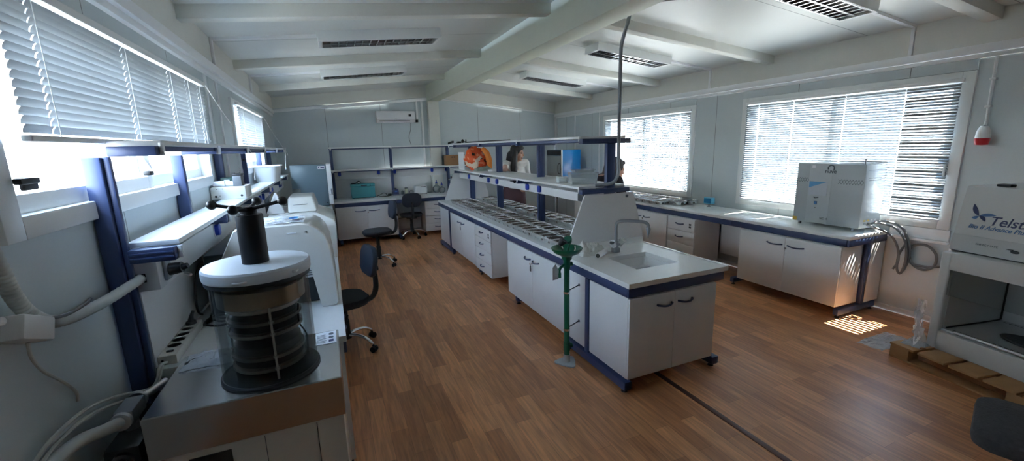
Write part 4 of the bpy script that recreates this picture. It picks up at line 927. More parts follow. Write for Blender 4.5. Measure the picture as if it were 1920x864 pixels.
# ---- corrugated pipe, junction box, cords
pp = [Vector((-0.7650, 1.3837, 1.4401)), Vector((-0.7650, 1.4152, 1.3346)), Vector((-0.7650, 1.4349, 1.2592)), Vector((-0.7650, 1.4790, 1.1926)), Vector((-0.7650, 1.5598, 1.1415)), Vector((-0.7600, 1.6821, 1.1196)), Vector((-0.7400, 1.8236, 1.1183)), Vector((-0.715, 2.0, 1.130)), Vector((-0.715, 2.0122, 1.132))]
q = []
for i in range(len(pp) - 1):
    a_, b_, c_, d_ = pp[max(i - 1, 0)], pp[i], pp[i + 1], pp[min(i + 2, len(pp) - 1)]
    for k in range(14):
        t = k / 14; q.append(0.5 * ((2 * b_) + (c_ - a_) * t + (2 * a_ - 5 * b_ + 4 * c_ - d_) * t * t + (3 * b_ - a_ - 3 * c_ + d_) * t ** 3))
b = MB(); b.tube(q, 0.017, 14, 1, radii=[0.0165 + (0.0022 if i % 2 else 0.0) for i in range(len(q))]); tag(b.build('corrugated_pipe', m_corr), 'white corrugated pipe looping along the left wall into the duct', 'pipe')
b = MB(); b.tube([Vector((-0.7500, 1.4998, 1.1697)), Vector((-0.7420, 1.5776, 1.1515)), Vector((-0.7350, 1.6655, 1.1526)), Vector((-0.7350, 1.7008, 1.1583))], 0.0045, 8, 4); tag(b.build('dark_string', m_greycable), 'dark cord tied along the corrugated pipe', 'cord')
c_ = Vector((-0.7650, 1.4462, 1.1650))
jb = thing('junction_box', 'white junction box on the left wall below the corrugated pipe', 'junction box', (XL, c_.y, c_.z))
M_ = Matrix.Translation(c_) @ Matrix.Rotation(R(-24), 4, 'X')
b = MB(); b.box(-0.034, 0.03, -0.062, 0.062, -0.032, 0.032, 0.006, M=M_); b.build('cover', m_trim, jb)
b = MB(); b.tube([Vector((-0.7750, 1.4599, 1.1238)), Vector((-0.7800, 1.4691, 1.0747)), Vector((-0.7850, 1.5142, 1.0120)), Vector((-0.7900, 1.5899, 0.9426)), Vector((-0.7920, 1.6375, 0.8826)), Vector((-0.7940, 1.6384, 0.8512))], 0.0045, 8, 4); tag(b.build('white_cable', m_whcable), 'thin white cord hanging from the junction box', 'cord')
b = MB(); b.tube([Vector((-0.7800, 1.3813, 1.2153)), Vector((-0.7750, 1.4210, 1.1961))], 0.011, 10, 1); tag(b.build('feed_pipe', m_trim), 'short white pipe entering the junction box from the left', 'pipe')
# ---- vacuum pump beside the freeze dryer
vp = thing('vacuum_pump', 'black vacuum pump with clamped fitting left of the freeze dryer', 'pump', (-0.70, 1.68, 0))
b = MB(); b.box(-0.775, -0.635, 1.52, 1.86, 0.0, 0.48, 0.006); b.build('stand', m_dark, vp)
b = MB(); b.box(-0.735, -0.640, 1.56, 1.84, 0.481, 0.70, 0.012); b.build('motor_block', m_black, vp)
b = MB(); b.cyl((-0.685, 1.56, 0.66), (-0.685, 1.545, 0.66), 0.028, seg=20); b.mi = 1; b.cyl((-0.685, 1.545, 0.66), (-0.685, 1.538, 0.66), 0.015, seg=16); b.build('gauge', [m_dark, m_alu], vp)
b = MB(); b.cyl((-0.695, 1.68, 0.70), (-0.695, 1.68, 0.735), 0.02, seg=16); b.box(-0.722, -0.668, 1.63, 1.74, 0.736, 0.785, 0.006); b.build('valve_body', m_greypipe, vp)
for ya, yb in ((1.625, 1.61), (1.745, 1.758)): b = MB(); b.cyl((-0.695, ya, 0.762), (-0.695, yb, 0.762), 0.029, seg=18); b.build('clamp_ring', m_alu, vp)
b = MB(); b.cyl((-0.695, 1.758, 0.762), (-0.645, 1.86, 0.762), 0.014, seg=14); b.build('steel_nozzle', m_alu, vp)
b = MB(); b.tube([(-0.697, 1.609, 0.763), (-0.715, 1.56, 0.775), (-0.745, 1.50, 0.79), (-0.768, 1.40, 0.79), (-0.772, 1.25, 0.76), (-0.774, 1.05, 0.62), (-0.774, 0.90, 0.40), (-0.774, 0.84, 0.02)], 0.019, 14, 5); tag(b.build('vacuum_hose', m_corr), 'thick grey vacuum hose running from the pump along the left wall', 'hose')
for k, (label, off) in enumerate((('upper white cable from the power strip along the left wall', 0.0), ('lower white cable from the power strip along the left wall', -0.024))):
    b = MB(); b.tube([(-0.69 - 0.012 * k, 2.033, 0.765), (-0.70, 1.99, 0.772 + off), (-0.700, 1.93, 0.735 + off), (-0.705, 1.86, 0.742 + off), (-0.735, 1.74, 0.795 + off), (-0.757, 1.62, 0.835 + off), (-0.768, 1.50, 0.845 + off), (-0.775, 1.38, 0.83 + off), (-0.782, 1.2, 0.74 + off), (-0.785, 1.05 + off, 0.45), (-0.786, 1.0 + off, 0.01)], 0.0055, 8, 4); tag(b.build('white_cable', m_whcable), label, 'cable')
# ================================================================ TUBS OF SOIL
def tub_meshes(w, d, h, seed):
    rr = random.Random(seed)
    def lp(f, z, r, jit=0.0): return [(p[0] * f + rr.uniform(-jit, jit), p[1] * f + rr.uniform(-jit, jit), z + (rr.uniform(-jit, jit) if jit else 0)) for p in rrect(w, d, r, 4)]
    b = MB(); b.loops([lp(0.74, 0.0, 0.02), lp(0.76, 0.003, 0.022), lp(0.90, h - 0.006, 0.022, 0.003), lp(0.99, h - 0.006, 0.024, 0.004), lp(1.01, h - 0.002, 0.024, 0.004), lp(0.99, h, 0.024, 0.004), lp(0.93, h + 0.0005, 0.022, 0.003), lp(0.90, h - 0.004, 0.021, 0.001), lp(0.74, 0.006, 0.02)])
    tub = b.mesh('foil_dish', m_foil)
    b = MB(); s = rr.uniform(0, 50); f = 0.90
    def so(u, v):
        x, y = u * 2 - 1, v * 2 - 1
        # squircle map keeps the fill inside the rounded walls
        k = 1 - 0.10 * (x * x) * (y * y) * 2
        return (x * w / 2 * f * k * 0.985, y * d / 2 * f * k * 0.98, h * 0.90 + 0.006 * noise.noise(Vector((x * 2 + s, y * 2, 0))) + 0.004 * noise.noise(Vector((x * 7 + s, y * 7, 4))))
    b.grid(so, 14, 10); top = b.bm.verts[:]
    ed = [e for e in b.bm.edges if e.is_boundary]
    r = bmesh.ops.extrude_edge_only(b.bm, edges=ed); nv = [g for g in r['geom'] if isinstance(g, bmesh.types.BMVert)]
    for v in nv: v.co.x *= 0.90; v.co.y *= 0.90; v.co.z = 0.009
    bmesh.ops.contextual_create(b.bm, geom=[e for e in b.bm.edges if e.is_boundary])
    return tub, b.bm
def tub_proto(seed, soil, loc, label, group):
    t = thing('soil_tray', label, 'tray', loc, group)
    tm, sbm = tub_meshes(0.170, 0.122, 0.052, seed)
    o = bpy.data.objects.new('foil_dish', tm); o.parent = t; COL.objects.link(o)
    bmesh.ops.recalc_face_normals(sbm, faces=sbm.faces[:]); me = bpy.data.meshes.new('soil'); sbm.to_mesh(me); sbm.free(); me.materials.append(soil); me.shade_smooth()
    o = bpy.data.objects.new('soil', me); o.parent = t; COL.objects.link(o)
    return t
LI = 'silvery tray of soil in the close rows on the island worktop'; GI = 'soil trays on the island'
LW = 'silvery tray of soil in the rows on the bench under the far window'; GW = 'soil trays on the window bench'
spots = []
for r_ in range(26):
    for c_, x in enumerate((1.768, 1.953)): spots.append((x, 3.04 + r_ * 0.131 + (0.0 if c_ == 0 else 0.03), 0, GI))
for r_ in range(19):
    for c_, x in enumerate((2.268, 2.392)): spots.append((x, 3.06 + r_ * 0.182 + 0.05 * c_, 90, GI))
for r_ in range(15):
    for c_, x in enumerate((4.19, 4.368, 4.545)):
        if c_ == 0 and r_ == 0: continue
        spots.append((x, 4.36 + r_ * 0.142 + 0.035 * (c_ == 0) - 0.03 * (c_ == 2), 0, GW))
protos = {}
for i, (x, y, rz, g) in enumerate(spots):
    k = (g, random.choice((0, 1, 2, 3) if g == GI else (2, 4)))
    lab = LI if g == GI else LW
    if k not in protos: t = protos[k] = tub_proto(10 + k[1], [m_soil, m_soilb, m_soilb, m_soil, m_soilc][k[1]], (x, y, 0.7505), lab, g)
    else: t = dup(protos[k])
    t.location = (x + random.uniform(-0.003, 0.003), y + random.uniform(-0.003, 0.003), 0.7525); t.rotation_euler = (R(random.uniform(-2, 2)), R(random.uniform(-1, 1)), R(rz + random.uniform(-4, 4) + (180 if random.random() < .5 else 0)))
# ================================================================ THINGS ON AND BY THE ISLAND
ew = thing('eyewash_station', 'green floor-standing eyewash with bowl and push paddle beside the island', 'eyewash', (1.49, 2.515, 0))
EX, EY = 1.49, 2.515
b = MB(); pts = []
for k in range(36):
    a = 2 * math.pi * k / 36; rr_ = 0.062 + 0.028 * max(0, math.cos(3 * (a - R(-85)))) ; pts.append((EX + rr_ * math.cos(a) * 1.05, EY + rr_ * math.sin(a)))
b.prism(pts, 'z', 0.001, 0.012, 0.003); b.cyl((EX, EY, 0.012), (EX, EY, 0.07), 0.026, 0.024, 20); b.build('floor_flange', m_steelgal, ew)
b = MB(); b.cyl((EX, EY, 0.07), (EX, EY, 0.80), 0.020, seg=20); b.cyl((EX, EY, 0.105), (EX, EY, 0.17), 0.025, seg=20); b.cyl((EX, EY, 0.137), (EX + 0.04, EY - 0.005, 0.137), 0.018, 0.018, 14); b.cyl((EX, EY, 0.735), (EX, EY, 0.80), 0.026, seg=20); b.cyl((EX, EY, 0.762), (EX + 0.04, EY - 0.005, 0.762), 0.016, seg=14); b.build('column', m_green, ew)
for z in (0.56, 0.275):
    b = MB(); b.lathe([(0.0205, z - 0.016), (0.0235, z - 0.016), (0.0235, z), (0.0205, z), (0.0205, z - 0.016)], (EX, EY, 0), 20); b.build('pipe_clamp', m_chrome, ew)
    b = MB(); b.cyl((EX + 0.02, EY + 0.01, z), (1.627, EY + 0.05, z + 0.012), 0.004, seg=8); b.cyl((1.622, EY + 0.05, z + 0.012), (1.6275, EY + 0.05, z + 0.012), 0.010, seg=12); b.build('stay_rod', m_dark, ew)
b = MB(); b.lathe([(0.0, 0.80), (0.035, 0.80), (0.04, 0.825), (0.06, 0.835), (0.09, 0.85), (0.108, 0.873), (0.112, 0.884), (0.108, 0.886), (0.10, 0.874), (0.06, 0.846), (0.0, 0.838)], (EX, EY, 0), 40); bw = b.build('bowl', m_green, ew)
b = MB(); b.tube([(EX - 0.03, EY - 0.06, 0.853), (EX + 0.02, EY - 0.055, 0.858), (EX + 0.05, EY - 0.03, 0.872), (EX + 0.06, EY - 0.01, 0.89)], 0.005, 10, 4); b.build('chain_bar', m_chrome, bw)
for sgn in (-1, 1):
    c = Vector((EX + sgn * 0.032, EY + 0.02 + 0.01 * sgn, 0.925)); M_ = Matrix.Rotation(R(-38 * sgn if sgn > 0 else 30), 4, 'Y') @ Matrix.Rotation(R(20), 4, 'X')
    b = MB(); b.lathe([(0.0, -0.028), (0.012, -0.028), (0.022, -0.012), (0.030, 0.012), (0.031, 0.022), (0.026, 0.022), (0.0, 0.008)], c, 24, M_); hd = b.build('spray_head', m_green if sgn > 0 else m_black, ew)
    q = MB(); q.tube([(EX + sgn * 0.012, EY + 0.02, 0.842), (EX + sgn * 0.022, EY + 0.02, 0.87), c + M_.to_3x3() @ Vector((0, 0, -0.026))], 0.009, 12, 3); q.build('head_pipe', m_chrome if sgn < 0 else m_green, ew)
b = MB(); b.tube([(EX - 0.018, EY, 0.765), (EX - 0.055, EY - 0.012, 0.75), (EX - 0.07, EY - 0.018, 0.735), (EX - 0.072, EY - 0.018, 0.70)], 0.0105, 12, 3); b.cyl((EX - 0.072, EY - 0.018, 0.715), (EX - 0.072, EY - 0.018, 0.68), 0.014, seg=14); b.build('valve_arm', m_green, ew)
b = MB(); b.prism([(EX - 0.128, 0.668), (EX - 0.082, 0.672), (EX - 0.080, 0.735), (EX - 0.105, 0.785), (EX - 0.128, 0.76)], 'y', EY - 0.026, EY - 0.022, 0.001); b.cyl((EX - 0.09, EY - 0.02, 0.69), (EX - 0.072, EY - 0.018, 0.69), 0.007, seg=10); b.build('push_paddle', m_steelgal, ew)
# rolls of bags and the crumpled bag
cb = thing('crumpled_bag', 'crumpled cream plastic bag lying beside the green eyewash bowl', 'bag', (1.83, 2.74, 0.7505))
b = MB(); crumple(b, (1.825, 2.735, 0.7505), 0.115, 0.085, 0.105, 9, 22); b.build('film', m_bagw, cb)
for label, p0, p1, r in (('white film roll with a dark end lying in front of the crumpled bag', (1.795, 2.575, 0.772), (1.925, 2.66, 0.772), 0.0205), ('second white film roll half under the crumpled bag', (1.86, 2.66, 0.768), (1.96, 2.74, 0.768), 0.0165)):
    b = MB(); p0, p1 = Vector(p0), Vector(p1); b.cyl(p0, p1, r, seg=24); b.mi = 1; d_ = (p1 - p0).normalized(); b.cyl(p0 - d_ * 0.0008, p0 + d_ * 0.002, r * 0.78, seg=20); b.cyl(p1 - d_ * 0.002, p1 + d_ * 0.0008, r * 0.78, seg=20); tag(b.build('film_roll', [m_paper, m_dark]), label, 'roll')
# clear boxes on the island shelf
LSZ = 1.2550
def clear_box(label, x, y, z, w, d, h, rz, lidh=0.0, m=None):
    t = thing('clear_box', label, 'box', (0, 0, 0))
    b = MB(); l = lambda f, z_: [(p[0] * f, p[1] * f, z_) for p in rrect(w, d, 0.02, 4)]
    b.loops([l(0.86, 0.0), l(0.88, 0.003), l(0.97, h), l(1.0, h), l(1.0, h + 0.004), l(0.95, h + 0.003), l(0.86, 0.005)]); b.build('tub', m or m_plast, t)
    if lidh: b = MB(); b.loops([l(1.01, h + 0.0045), l(1.01, h + 0.012), l(0.93, h + 0.0155)]); b.build('lid', m or m_plast, t)
    t.location = (x, y, z); t.rotation_euler = (R(random.uniform(-2, 2)), R(random.uniform(-1, 1)), R(rz)); return t
clear_box('large clear lidded box on the island shelf by the nearest blue post', 2.055, 3.19, LSZ, 0.25, 0.17, 0.085, -22, 0.01)
clear_box('shallow clear tray on top of the large lidded box', 2.055, 3.19, LSZ + 0.1012, 0.20, 0.13, 0.022, -15)
clear_box('small empty clear tub left of the large lidded box', 1.965, 3.40, LSZ, 0.11, 0.08, 0.05, 10)
# papers behind the boxes
b = MB()
for k in range(3): b.box(-0.10, 0.10, -0.14, 0.14, 0.0006 + k * 0.006, 0.0055 + k * 0.006, 0.0, M=Matrix.Rotation(R(4 * k), 4, 'Z'))
o = b.build('paper_stack', m_paper); o.location = (2.18, 3.52, LSZ); tag(o, 'small stack of white papers behind the clear boxes on the island shelf', 'papers')
# bright bag
ob_ = thing('orange_bag', 'stuffed orange and cream plastic bag on the far end of the island shelf', 'bag', (2.06, 6.12, LSZ))
m_cream = mat('cream_print', lin(214, 196, 176), 0.5); m_dkp = mat('dark_print', lin(46, 38, 40), 0.5); m_peach = mat('peach_print', lin(238, 150, 108), 0.45)
b = MB(); b.ell((2.04, 6.10, LSZ + 0.165), (0.165, 0.12, 0.165), 40, 26)
for v in b.bm.verts:
    p = v.co - Vector((2.04, 6.10, LSZ + 0.165)); nn = noise.noise(p * 7) * 0.30 + noise.noise(p * 19 + Vector((3, 1, 2))) * 0.13
    v.co += p * nn; v.co.z = max(v.co.z, LSZ + 0.001)
    if v.co.z > LSZ + 0.27: v.co.z += 0.02
for f in b.bm.faces:
    c = f.calc_center_median(); q = noise.noise(c * 10 + Vector((7.3, 1.1, 0))); q2 = noise.noise(c * 13 + Vector((1.3, 9.1, 4)))
    f.material_index = 1 if q > 0.22 else 2 if q2 > 0.30 else 3 if q2 < -0.30 else 0
b.build('printed_film', [m_orange, m_cream, m_dkp, m_peach], ob_)
b = MB(); b.tube([(2.12, 6.02, LSZ + 0.32), (2.17, 5.98, LSZ + 0.26), (2.20, 5.96, LSZ + 0.15), (2.205, 5.95, LSZ + 0.03)], 0.02, 10, 4, radii=[0.03, 0.042, 0.045, 0.032]); b.build('ochre_strap', m_ochre, ob_)
gb2 = thing('grey_plastic_bag', 'crumpled grey-green plastic bag in front of the orange bag', 'bag', (2.06, 5.90, LSZ))
b = MB(); crumple(b, (2.07, 5.86, LSZ), 0.13, 0.07, 0.075, 21, 18); b.build('film', mat('grey_green_film', lin(150, 162, 152), 0.3, bump=0.8, bscale=40), gb2)
clear_box('low white tray before the grey-green bag on the island shelf', 2.16, 5.70, LSZ, 0.15, 0.10, 0.022, 30, 0, m_white)
b = MB(); b.box(1.935, 1.945, 6.36, 6.66, LSZ, LSZ + 0.27, 0.002); tag(b.build('white_plate', m_white), 'upright white plate standing behind the orange bag', 'plate')
# things lying on the island's top shelf
TZ = 1.6615
b = MB(); b.tube([(2.06, 6.62, TZ + 0.012), (2.10, 6.1, TZ + 0.012), (2.16, 5.5, TZ + 0.012), (2.20, 5.15, TZ + 0.012)], 0.0115, 10, 2); tag(b.build('black_rod', m_black), 'long black rod lying on top of the island rack', 'rod')
cl = thing('lab_clamp', 'black lab clamp lying at the far end of the top shelf', 'clamp', (1.95, 6.6, TZ))
b = MB(); b.box(1.90, 1.95, 6.50, 6.60, TZ, TZ + 0.03, 0.008); b.cyl((1.95, 6.56, TZ + 0.02), (2.03, 6.52, TZ + 0.025), 0.008, seg=10); b.build('grip', m_black, cl)
b = MB(); b.ell((1.985, 6.545, TZ + 0.035), (0.022, 0.022, 0.03), 16, 10); b.build('screw_knob', m_black, cl)
b = MB(); b.cyl((2.0, 6.42, TZ), (2.0, 6.42, TZ + 0.06), 0.012, 0.009, 14); tag(b.build('glass_stopper', m_labglass), 'small clear glass stopper standing beside the lab clamp', 'stopper')
# ================================================================ BACK BENCH THINGS
WZ = 0.7505
tb = thing('teal_water_bath', 'teal box-shaped water bath on the back bench', 'water bath', (0.53, 8.1, WZ))
b = MB(); b.box(0.33, 0.735, 8.0, 8.22, WZ + 0.008, WZ + 0.20, 0.006); b.build('body', m_teal, tb)
b = MB(); b.box(0.325, 0.74, 7.992, 8.224, WZ + 0.2005, WZ + 0.255, 0.010); ld = b.build('control_head', m_teal, tb)
b = MB(); b.box(0.50, 0.60, 7.9885, 7.9925, WZ + 0.217, WZ + 0.237); b.build('display', m_dark, ld)
b = MB(); b.cyl((0.655, 7.9925, WZ + 0.228), (0.655, 7.982, WZ + 0.228), 0.012, seg=14); b.build('dial', m_black, ld)
for x in (0.36, 0.70):
    for y in (8.03, 8.19): b = MB(); b.cyl((x, y, WZ), (x, y, WZ + 0.008), 0.014, seg=12); b.build('foot', m_black, tb)
b = MB()
b.tube([(0.34, 8.06, WZ + 0.262), (0.37, 8.02, WZ + 0.264), (0.42, 8.05, WZ + 0.265), (0.40, 8.10, WZ + 0.266), (0.35, 8.09, WZ + 0.268), (0.36, 8.03, WZ + 0.272), (0.42, 8.04, WZ + 0.275), (0.47, 8.03, WZ + 0.30), (0.50, 8.03, WZ + 0.285), (0.47, 8.03, WZ + 0.262), (0.44, 8.06, WZ + 0.275), (0.46, 8.06, WZ + 0.305), (0.50, 8.06, WZ + 0.295)], 0.0065, 8, 4)
tag(b.build('black_cable', m_black), 'coiled black cable on top of the teal water bath', 'cable')
b = MB(); b.tube([(0.76, 8.10, WZ + 0.006), (0.82, 8.08, WZ + 0.03), (0.88, 8.09, WZ + 0.06), (0.93, 8.09, WZ + 0.05), (0.95, 8.08, WZ + 0.006), (0.98, 8.05, WZ + 0.012), (1.02, 8.06, WZ + 0.03), (0.99, 8.08, WZ + 0.012), (0.97, 8.05, WZ + 0.006), (0.90, 8.03, WZ + 0.006), (0.80, 8.04, WZ + 0.006)], 0.006, 8, 4); tag(b.build('black_cable', m_black), 'black cable lying between the teal bath and the navy stirrer', 'cable')
b = MB(); b.box(0.965, 1.03, 8.09, 8.14, WZ, WZ + 0.042, 0.01); tag(b.build('power_adapter', m_black), 'black power adapter left of the navy stirrer', 'adapter')
nv_ = thing('navy_stirrer', 'small navy vortex shaker on the back bench', 'shaker', (1.11, 8.1, WZ))
b = MB(); b.box(1.055, 1.17, 8.05, 8.16, WZ, WZ + 0.022, 0.004); b.build('base_plate', m_greypipe, nv_)
b = MB(); b.loops([[(1.11 + p[0] * f, 8.105 + p[1] * f, z) for p in rrect(0.105, 0.10, 0.015)] for f, z in ((1.0, WZ + 0.0225), (1.0, WZ + 0.09), (0.86, WZ + 0.108))]); b.build('body', mat('navy_plastic', lin(42, 48, 92), 0.4), nv_)
b = MB(); b.cyl((1.11, 8.105, WZ + 0.1085), (1.11, 8.105, WZ + 0.135), 0.018, 0.02, 16); b.build('cup_head', m_black, nv_)
b = MB(); b.box(1.09, 1.13, 8.0535, 8.0555, WZ + 0.066, WZ + 0.085); b.build('front_label', m_prlight, nv_)
jr = thing('sample_jar', 'pale jar with a black lid left of the white centrifuge', 'jar', (1.315, 8.16, WZ))
b = MB(); b.lathe([(0.0, WZ), (0.027, WZ), (0.028, WZ + 0.004), (0.028, WZ + 0.10), (0.024, WZ + 0.112), (0.0, WZ + 0.112)], (1.315, 8.16, 0), 24); b.build('jar', mat('cream_jar', lin(210, 208, 180), 0.4), jr)
b = MB(); b.lathe([(0.0, WZ + 0.1125), (0.03, WZ + 0.1125), (0.03, WZ + 0.128), (0.0, WZ + 0.129)], (1.315, 8.16, 0), 24); b.build('lid', m_black, jr)
b = MB(); b.tube([(1.25, 8.2, WZ), (1.25, 8.2, WZ + 0.05), (1.25, 8.2, WZ + 0.075)], 0.02, 14, 2, radii=[0.024, 0.024, 0.010]); tag(b.build('small_flask', m_labglass), 'small clear flask behind the pale jar', 'flask')
cf = thing('mini_centrifuge', 'white bench device with a dark display on the back bench', 'device', (1.57, 8.1, WZ))
b = MB(); b.loops([[(1.575 + p[0] * f, 8.10 + p[1] * f, z) for p in rrect(0.245, 0.18, 0.03, 5)] for f, z in ((0.96, WZ + 0.012), (1.0, WZ + 0.022), (0.99, WZ + 0.10), (0.90, WZ + 0.15), (0.80, WZ + 0.158))]); b.build('body', m_white, cf)
b = MB(); b.box(1.565, 1.665, 8.016, 8.027, WZ + 0.112, WZ + 0.142, 0.002); b.build('display', m_black, cf)
b = MB(); b.prism([(1.495, WZ + 0.055), (1.53, WZ + 0.095), (1.535, WZ + 0.06)], 'y', 8.006, 8.0095); b.build('sticker', m_paper, cf)
for x in (1.48, 1.67): b = MB(); b.cyl((x, 8.05, WZ), (x, 8.05, WZ + 0.014), 0.012, seg=12); b.build('foot', m_black, cf)
b = MB(); b.tube([(1.45, 8.15, WZ + 0.05), (1.40, 8.16, WZ + 0.07), (1.37, 8.13, WZ + 0.04), (1.40, 8.10, WZ + 0.006), (1.46, 8.08, WZ + 0.006)], 0.005, 8, 4); tag(b.build('grey_cable', m_greycable), 'grey cable looping out of the white bench device', 'cable')
for label, x, y, s_ in (('round glass flask with a blue stopper, farther of the pair', 1.90, 8.16, 1.2), ('round glass flask with a blue stopper, nearer of the pair', 1.97, 8.02, 1.0)):
    t = thing('round_flask', label, 'flask', (x, y, WZ))
    b = MB(); b.lathe([(0.0, 0.0), (0.035, 0.0), (0.058, 0.022), (0.068, 0.055), (0.060, 0.09), (0.030, 0.112), (0.018, 0.122), (0.018, 0.148), (0.0, 0.148)], (x, y, WZ), 28, Matrix.Scale(s_, 4)); b.build('flask', m_labglass, t)
    b = MB(); b.cyl((x, y, WZ + 0.149 * s_), (x, y, WZ + 0.175 * s_), 0.022, 0.016, 16); b.cyl((x, y, WZ + 0.175 * s_), (x, y, WZ + 0.20 * s_), 0.009, seg=12); b.build('stopper', m_bluesock, t)
db = thing('dispenser_bottle', 'dark bottle with a white dispenser head behind the island end screen', 'bottle', (2.19, 8.1, WZ))
b = MB(); b.lathe([(0.0, WZ), (0.05, WZ), (0.05, WZ + 0.13), (0.025, WZ + 0.16), (0.022, WZ + 0.18), (0.0, WZ + 0.18)], (2.19, 8.1, 0), 24); b.build('bottle', mat('dark_bottle', lin(44, 34, 46), 0.25), db)
b = MB(); b.cyl((2.19, 8.1, WZ + 0.181), (2.19, 8.1, WZ + 0.25), 0.028, 0.026, 18); b.cyl((2.19, 8.1, WZ + 0.235), (2.12, 8.06, WZ + 0.24), 0.008, seg=10); b.build('dispenser_head', m_trim, db)
b = MB(); b.cyl((2.19, 8.1, WZ + 0.2505), (2.19, 8.1, WZ + 0.30), 0.014, seg=14); b.cyl((2.13, 8.066, WZ + 0.248), (2.13, 8.066, WZ + 0.27), 0.012, seg=12); b.build('plunger', m_black, db)
cx_ = thing('cardboard_box', 'brown cardboard box on the back rack', 'box', (2.28, 8.13, 1.265))
b = MB(); b.box(2.09, 2.50, 8.04, 8.2, 1.2651, 1.46, 0.003); b.build('carton', m_card, cx_)
b = MB(); b.box(2.092, 2.498, 8.10, 8.14, 1.4601, 1.4608); b.build('tape', mat('brown_tape', lin(166, 132, 96), 0.3), cx_)
b = MB(); b.box(2.20, 2.225, 8.0385, 8.0397, 1.41, 1.43); b.box(2.245, 2.27, 8.0385, 8.0397, 1.41, 1.43); b.build('printed_mark', m_dkp, cx_)
b = MB(); b.tube([(2.30, 8.10, 1.669), (2.40, 8.08, 1.669), (2.46, 8.11, 1.669), (2.40, 8.14, 1.669), (2.34, 8.12, 1.67)], 0.01, 10, 4); b.cyl((2.16, 8.05, 1.682), (2.27, 8.12, 1.71), 0.02, 0.022, 14); tag(b.build('black_tool', m_black), 'black cable tool lying on the right end of the back rack', 'tool')
# stainless oven with blue side
ov = thing('drying_oven', 'stainless oven with a bright blue side in the far right corner', 'oven', (4.3, 7.4, WZ))
b = MB(); b.box(4.10, 4.52, 7.10, 7.68, WZ + 0.02, 1.505, 0.006); b.build('body', m_sky, ov)
b = MB(); b.box(4.082, 4.0995, 7.11, 7.67, WZ + 0.03, 1.40, 0.004); dr_ = b.build('door', m_steel, ov)
b = MB(); b.tube([(4.082, 7.16, 1.05), (4.05, 7.16, 1.08), (4.05, 7.16, 1.22), (4.082, 7.16, 1.25)], 0.008, 10, 3); b.build('handle', m_black, dr_)
b = MB(); b.box(4.08, 4.0995, 7.11, 7.67, 1.405, 1.50, 0.004); cp = b.build('control_panel', m_black, ov)
b = MB(); b.cyl((4.08, 7.45, 1.45), (4.062, 7.45, 1.45), 0.028, 0.024, 20); b.build('dial', m_dark, cp)
b = MB(); b.box(4.082, 4.11, 7.086, 7.0995, WZ + 0.02, 1.51, 0.003); b.build('edge_trim', m_trim, ov)
for x in (4.14, 4.48):
    for y in (7.14, 7.64): b = MB(); b.cyl((x, y, WZ), (x, y, WZ + 0.021), 0.018, seg=12); b.build('foot', m_black, ov)
# ================================================================ WINDOW BENCH THINGS
tm = thing('blue_display', 'small bright blue display on a stand between the right windows', 'display', (4.55, 4.03, WZ))
b = MB(); b.box(4.515, 4.575, 3.965, 4.095, 0.79, 0.872, 0.006); b.build('housing', mat('blue_housing', lin(100, 190, 220), 0.4), tm)
b = MB(); b.box(4.5115, 4.5145, 3.975, 4.085, 0.80, 0.862); b.build('screen', mat('blue_screen', lin(46, 130, 180), 0.2), tm)
b = MB(); b.cyl((4.545, 4.03, WZ + 0.004), (4.545, 4.03, 0.79), 0.008, seg=10); b.cyl((4.545, 4.03, WZ), (4.545, 4.03, WZ + 0.004), 0.028, seg=16); b.build('stand', m_greypipe, tm)
ws = thing('water_still', 'white cabinet water still with a blue triangle on the window bench', 'water still', (4.49, 2.48, WZ))
SXa, SXb, SYa, SYb, SZa, SZb = 4.33, 4.648, 2.19, 2.785, 0.782, 1.358
m_still = mat('still_paint', (0.44, 0.49, 0.52, 1), 0.35)
b = MB(); b.box(SXa, SXb, SYa, SYb, SZa, SZb, 0.006); b.build('case', m_still, ws)
b = MB(); b.box(SXa - 0.002, SXa + 0.001, 2.46, 2.665, SZa + 0.004, SZb - 0.004, 0.0); b.build('front_panel', mat('still_panel', (0.50, 0.55, 0.58, 1), 0.35), ws)
for x in (SXa + 0.04, SXb - 0.04):
    for y in (SYa + 0.07, SYb - 0.05): b = MB(); b.cyl((x, y, WZ), (x, y, SZa + 0.001), 0.014, seg=12); b.build('foot', m_greypipe, ws)
def zig(b, ya, yb, z, n, x):
    for r_ in range(2):
        for k in range(n):
            y0 = ya + (yb - ya) * (k + 0.5) / n; s_ = 0.010 * (1 if (k + r_) % 2 else -1); w_ = 0.0022; zz = z + r_ * 0.024
            b._new([(x, y0 - s_ - w_, zz - 0.010), (x, y0 - s_ + w_, zz - 0.010), (x, y0 + s_ + w_, zz + 0.010), (x, y0 + s_ - w_, zz + 0.010)], [(0, 1, 2, 3)])
for ya, yb, n in ((2.67, 2.775, 9), (2.20, 2.40, 17)):
    b = MB(); zig(b, ya, yb, 1.185, n, SXa - 0.0008); b.build('vent_slots', m_prgrey, ws, angle=0)
b = MB()
for k in range(16):
    for z in (1.215, 1.235): x = SXa + 0.06 + k * 0.012; b.box(x, x + 0.006, SYa - 0.0008, SYa + 0.001, z - 0.003, z + 0.003)
b.build('vent_slots', m_prgrey, ws, angle=0)
b = MB(); b.box(SXa + 0.04, SXb - 0.02, SYa - 0.001, SYa + 0.001, 1.305, 1.309); b.build('lid_joint', m_prgrey, ws)
b = MB(); b.box(SXa - 0.0045, SXa - 0.002, 2.49, 2.655, 1.055, 1.185); pn = b.build('control_window', mat('pale_panel', (0.52, 0.57, 0.64, 1), 0.3), ws)
b = MB(); b.prism([(2.655, 1.185), (2.50, 1.185), (2.655, 1.125)], 'x', SXa - 0.0062, SXa - 0.0046); b.build('blue_triangle', mat('triangle_blue', lin(96, 158, 206), 0.4), pn)
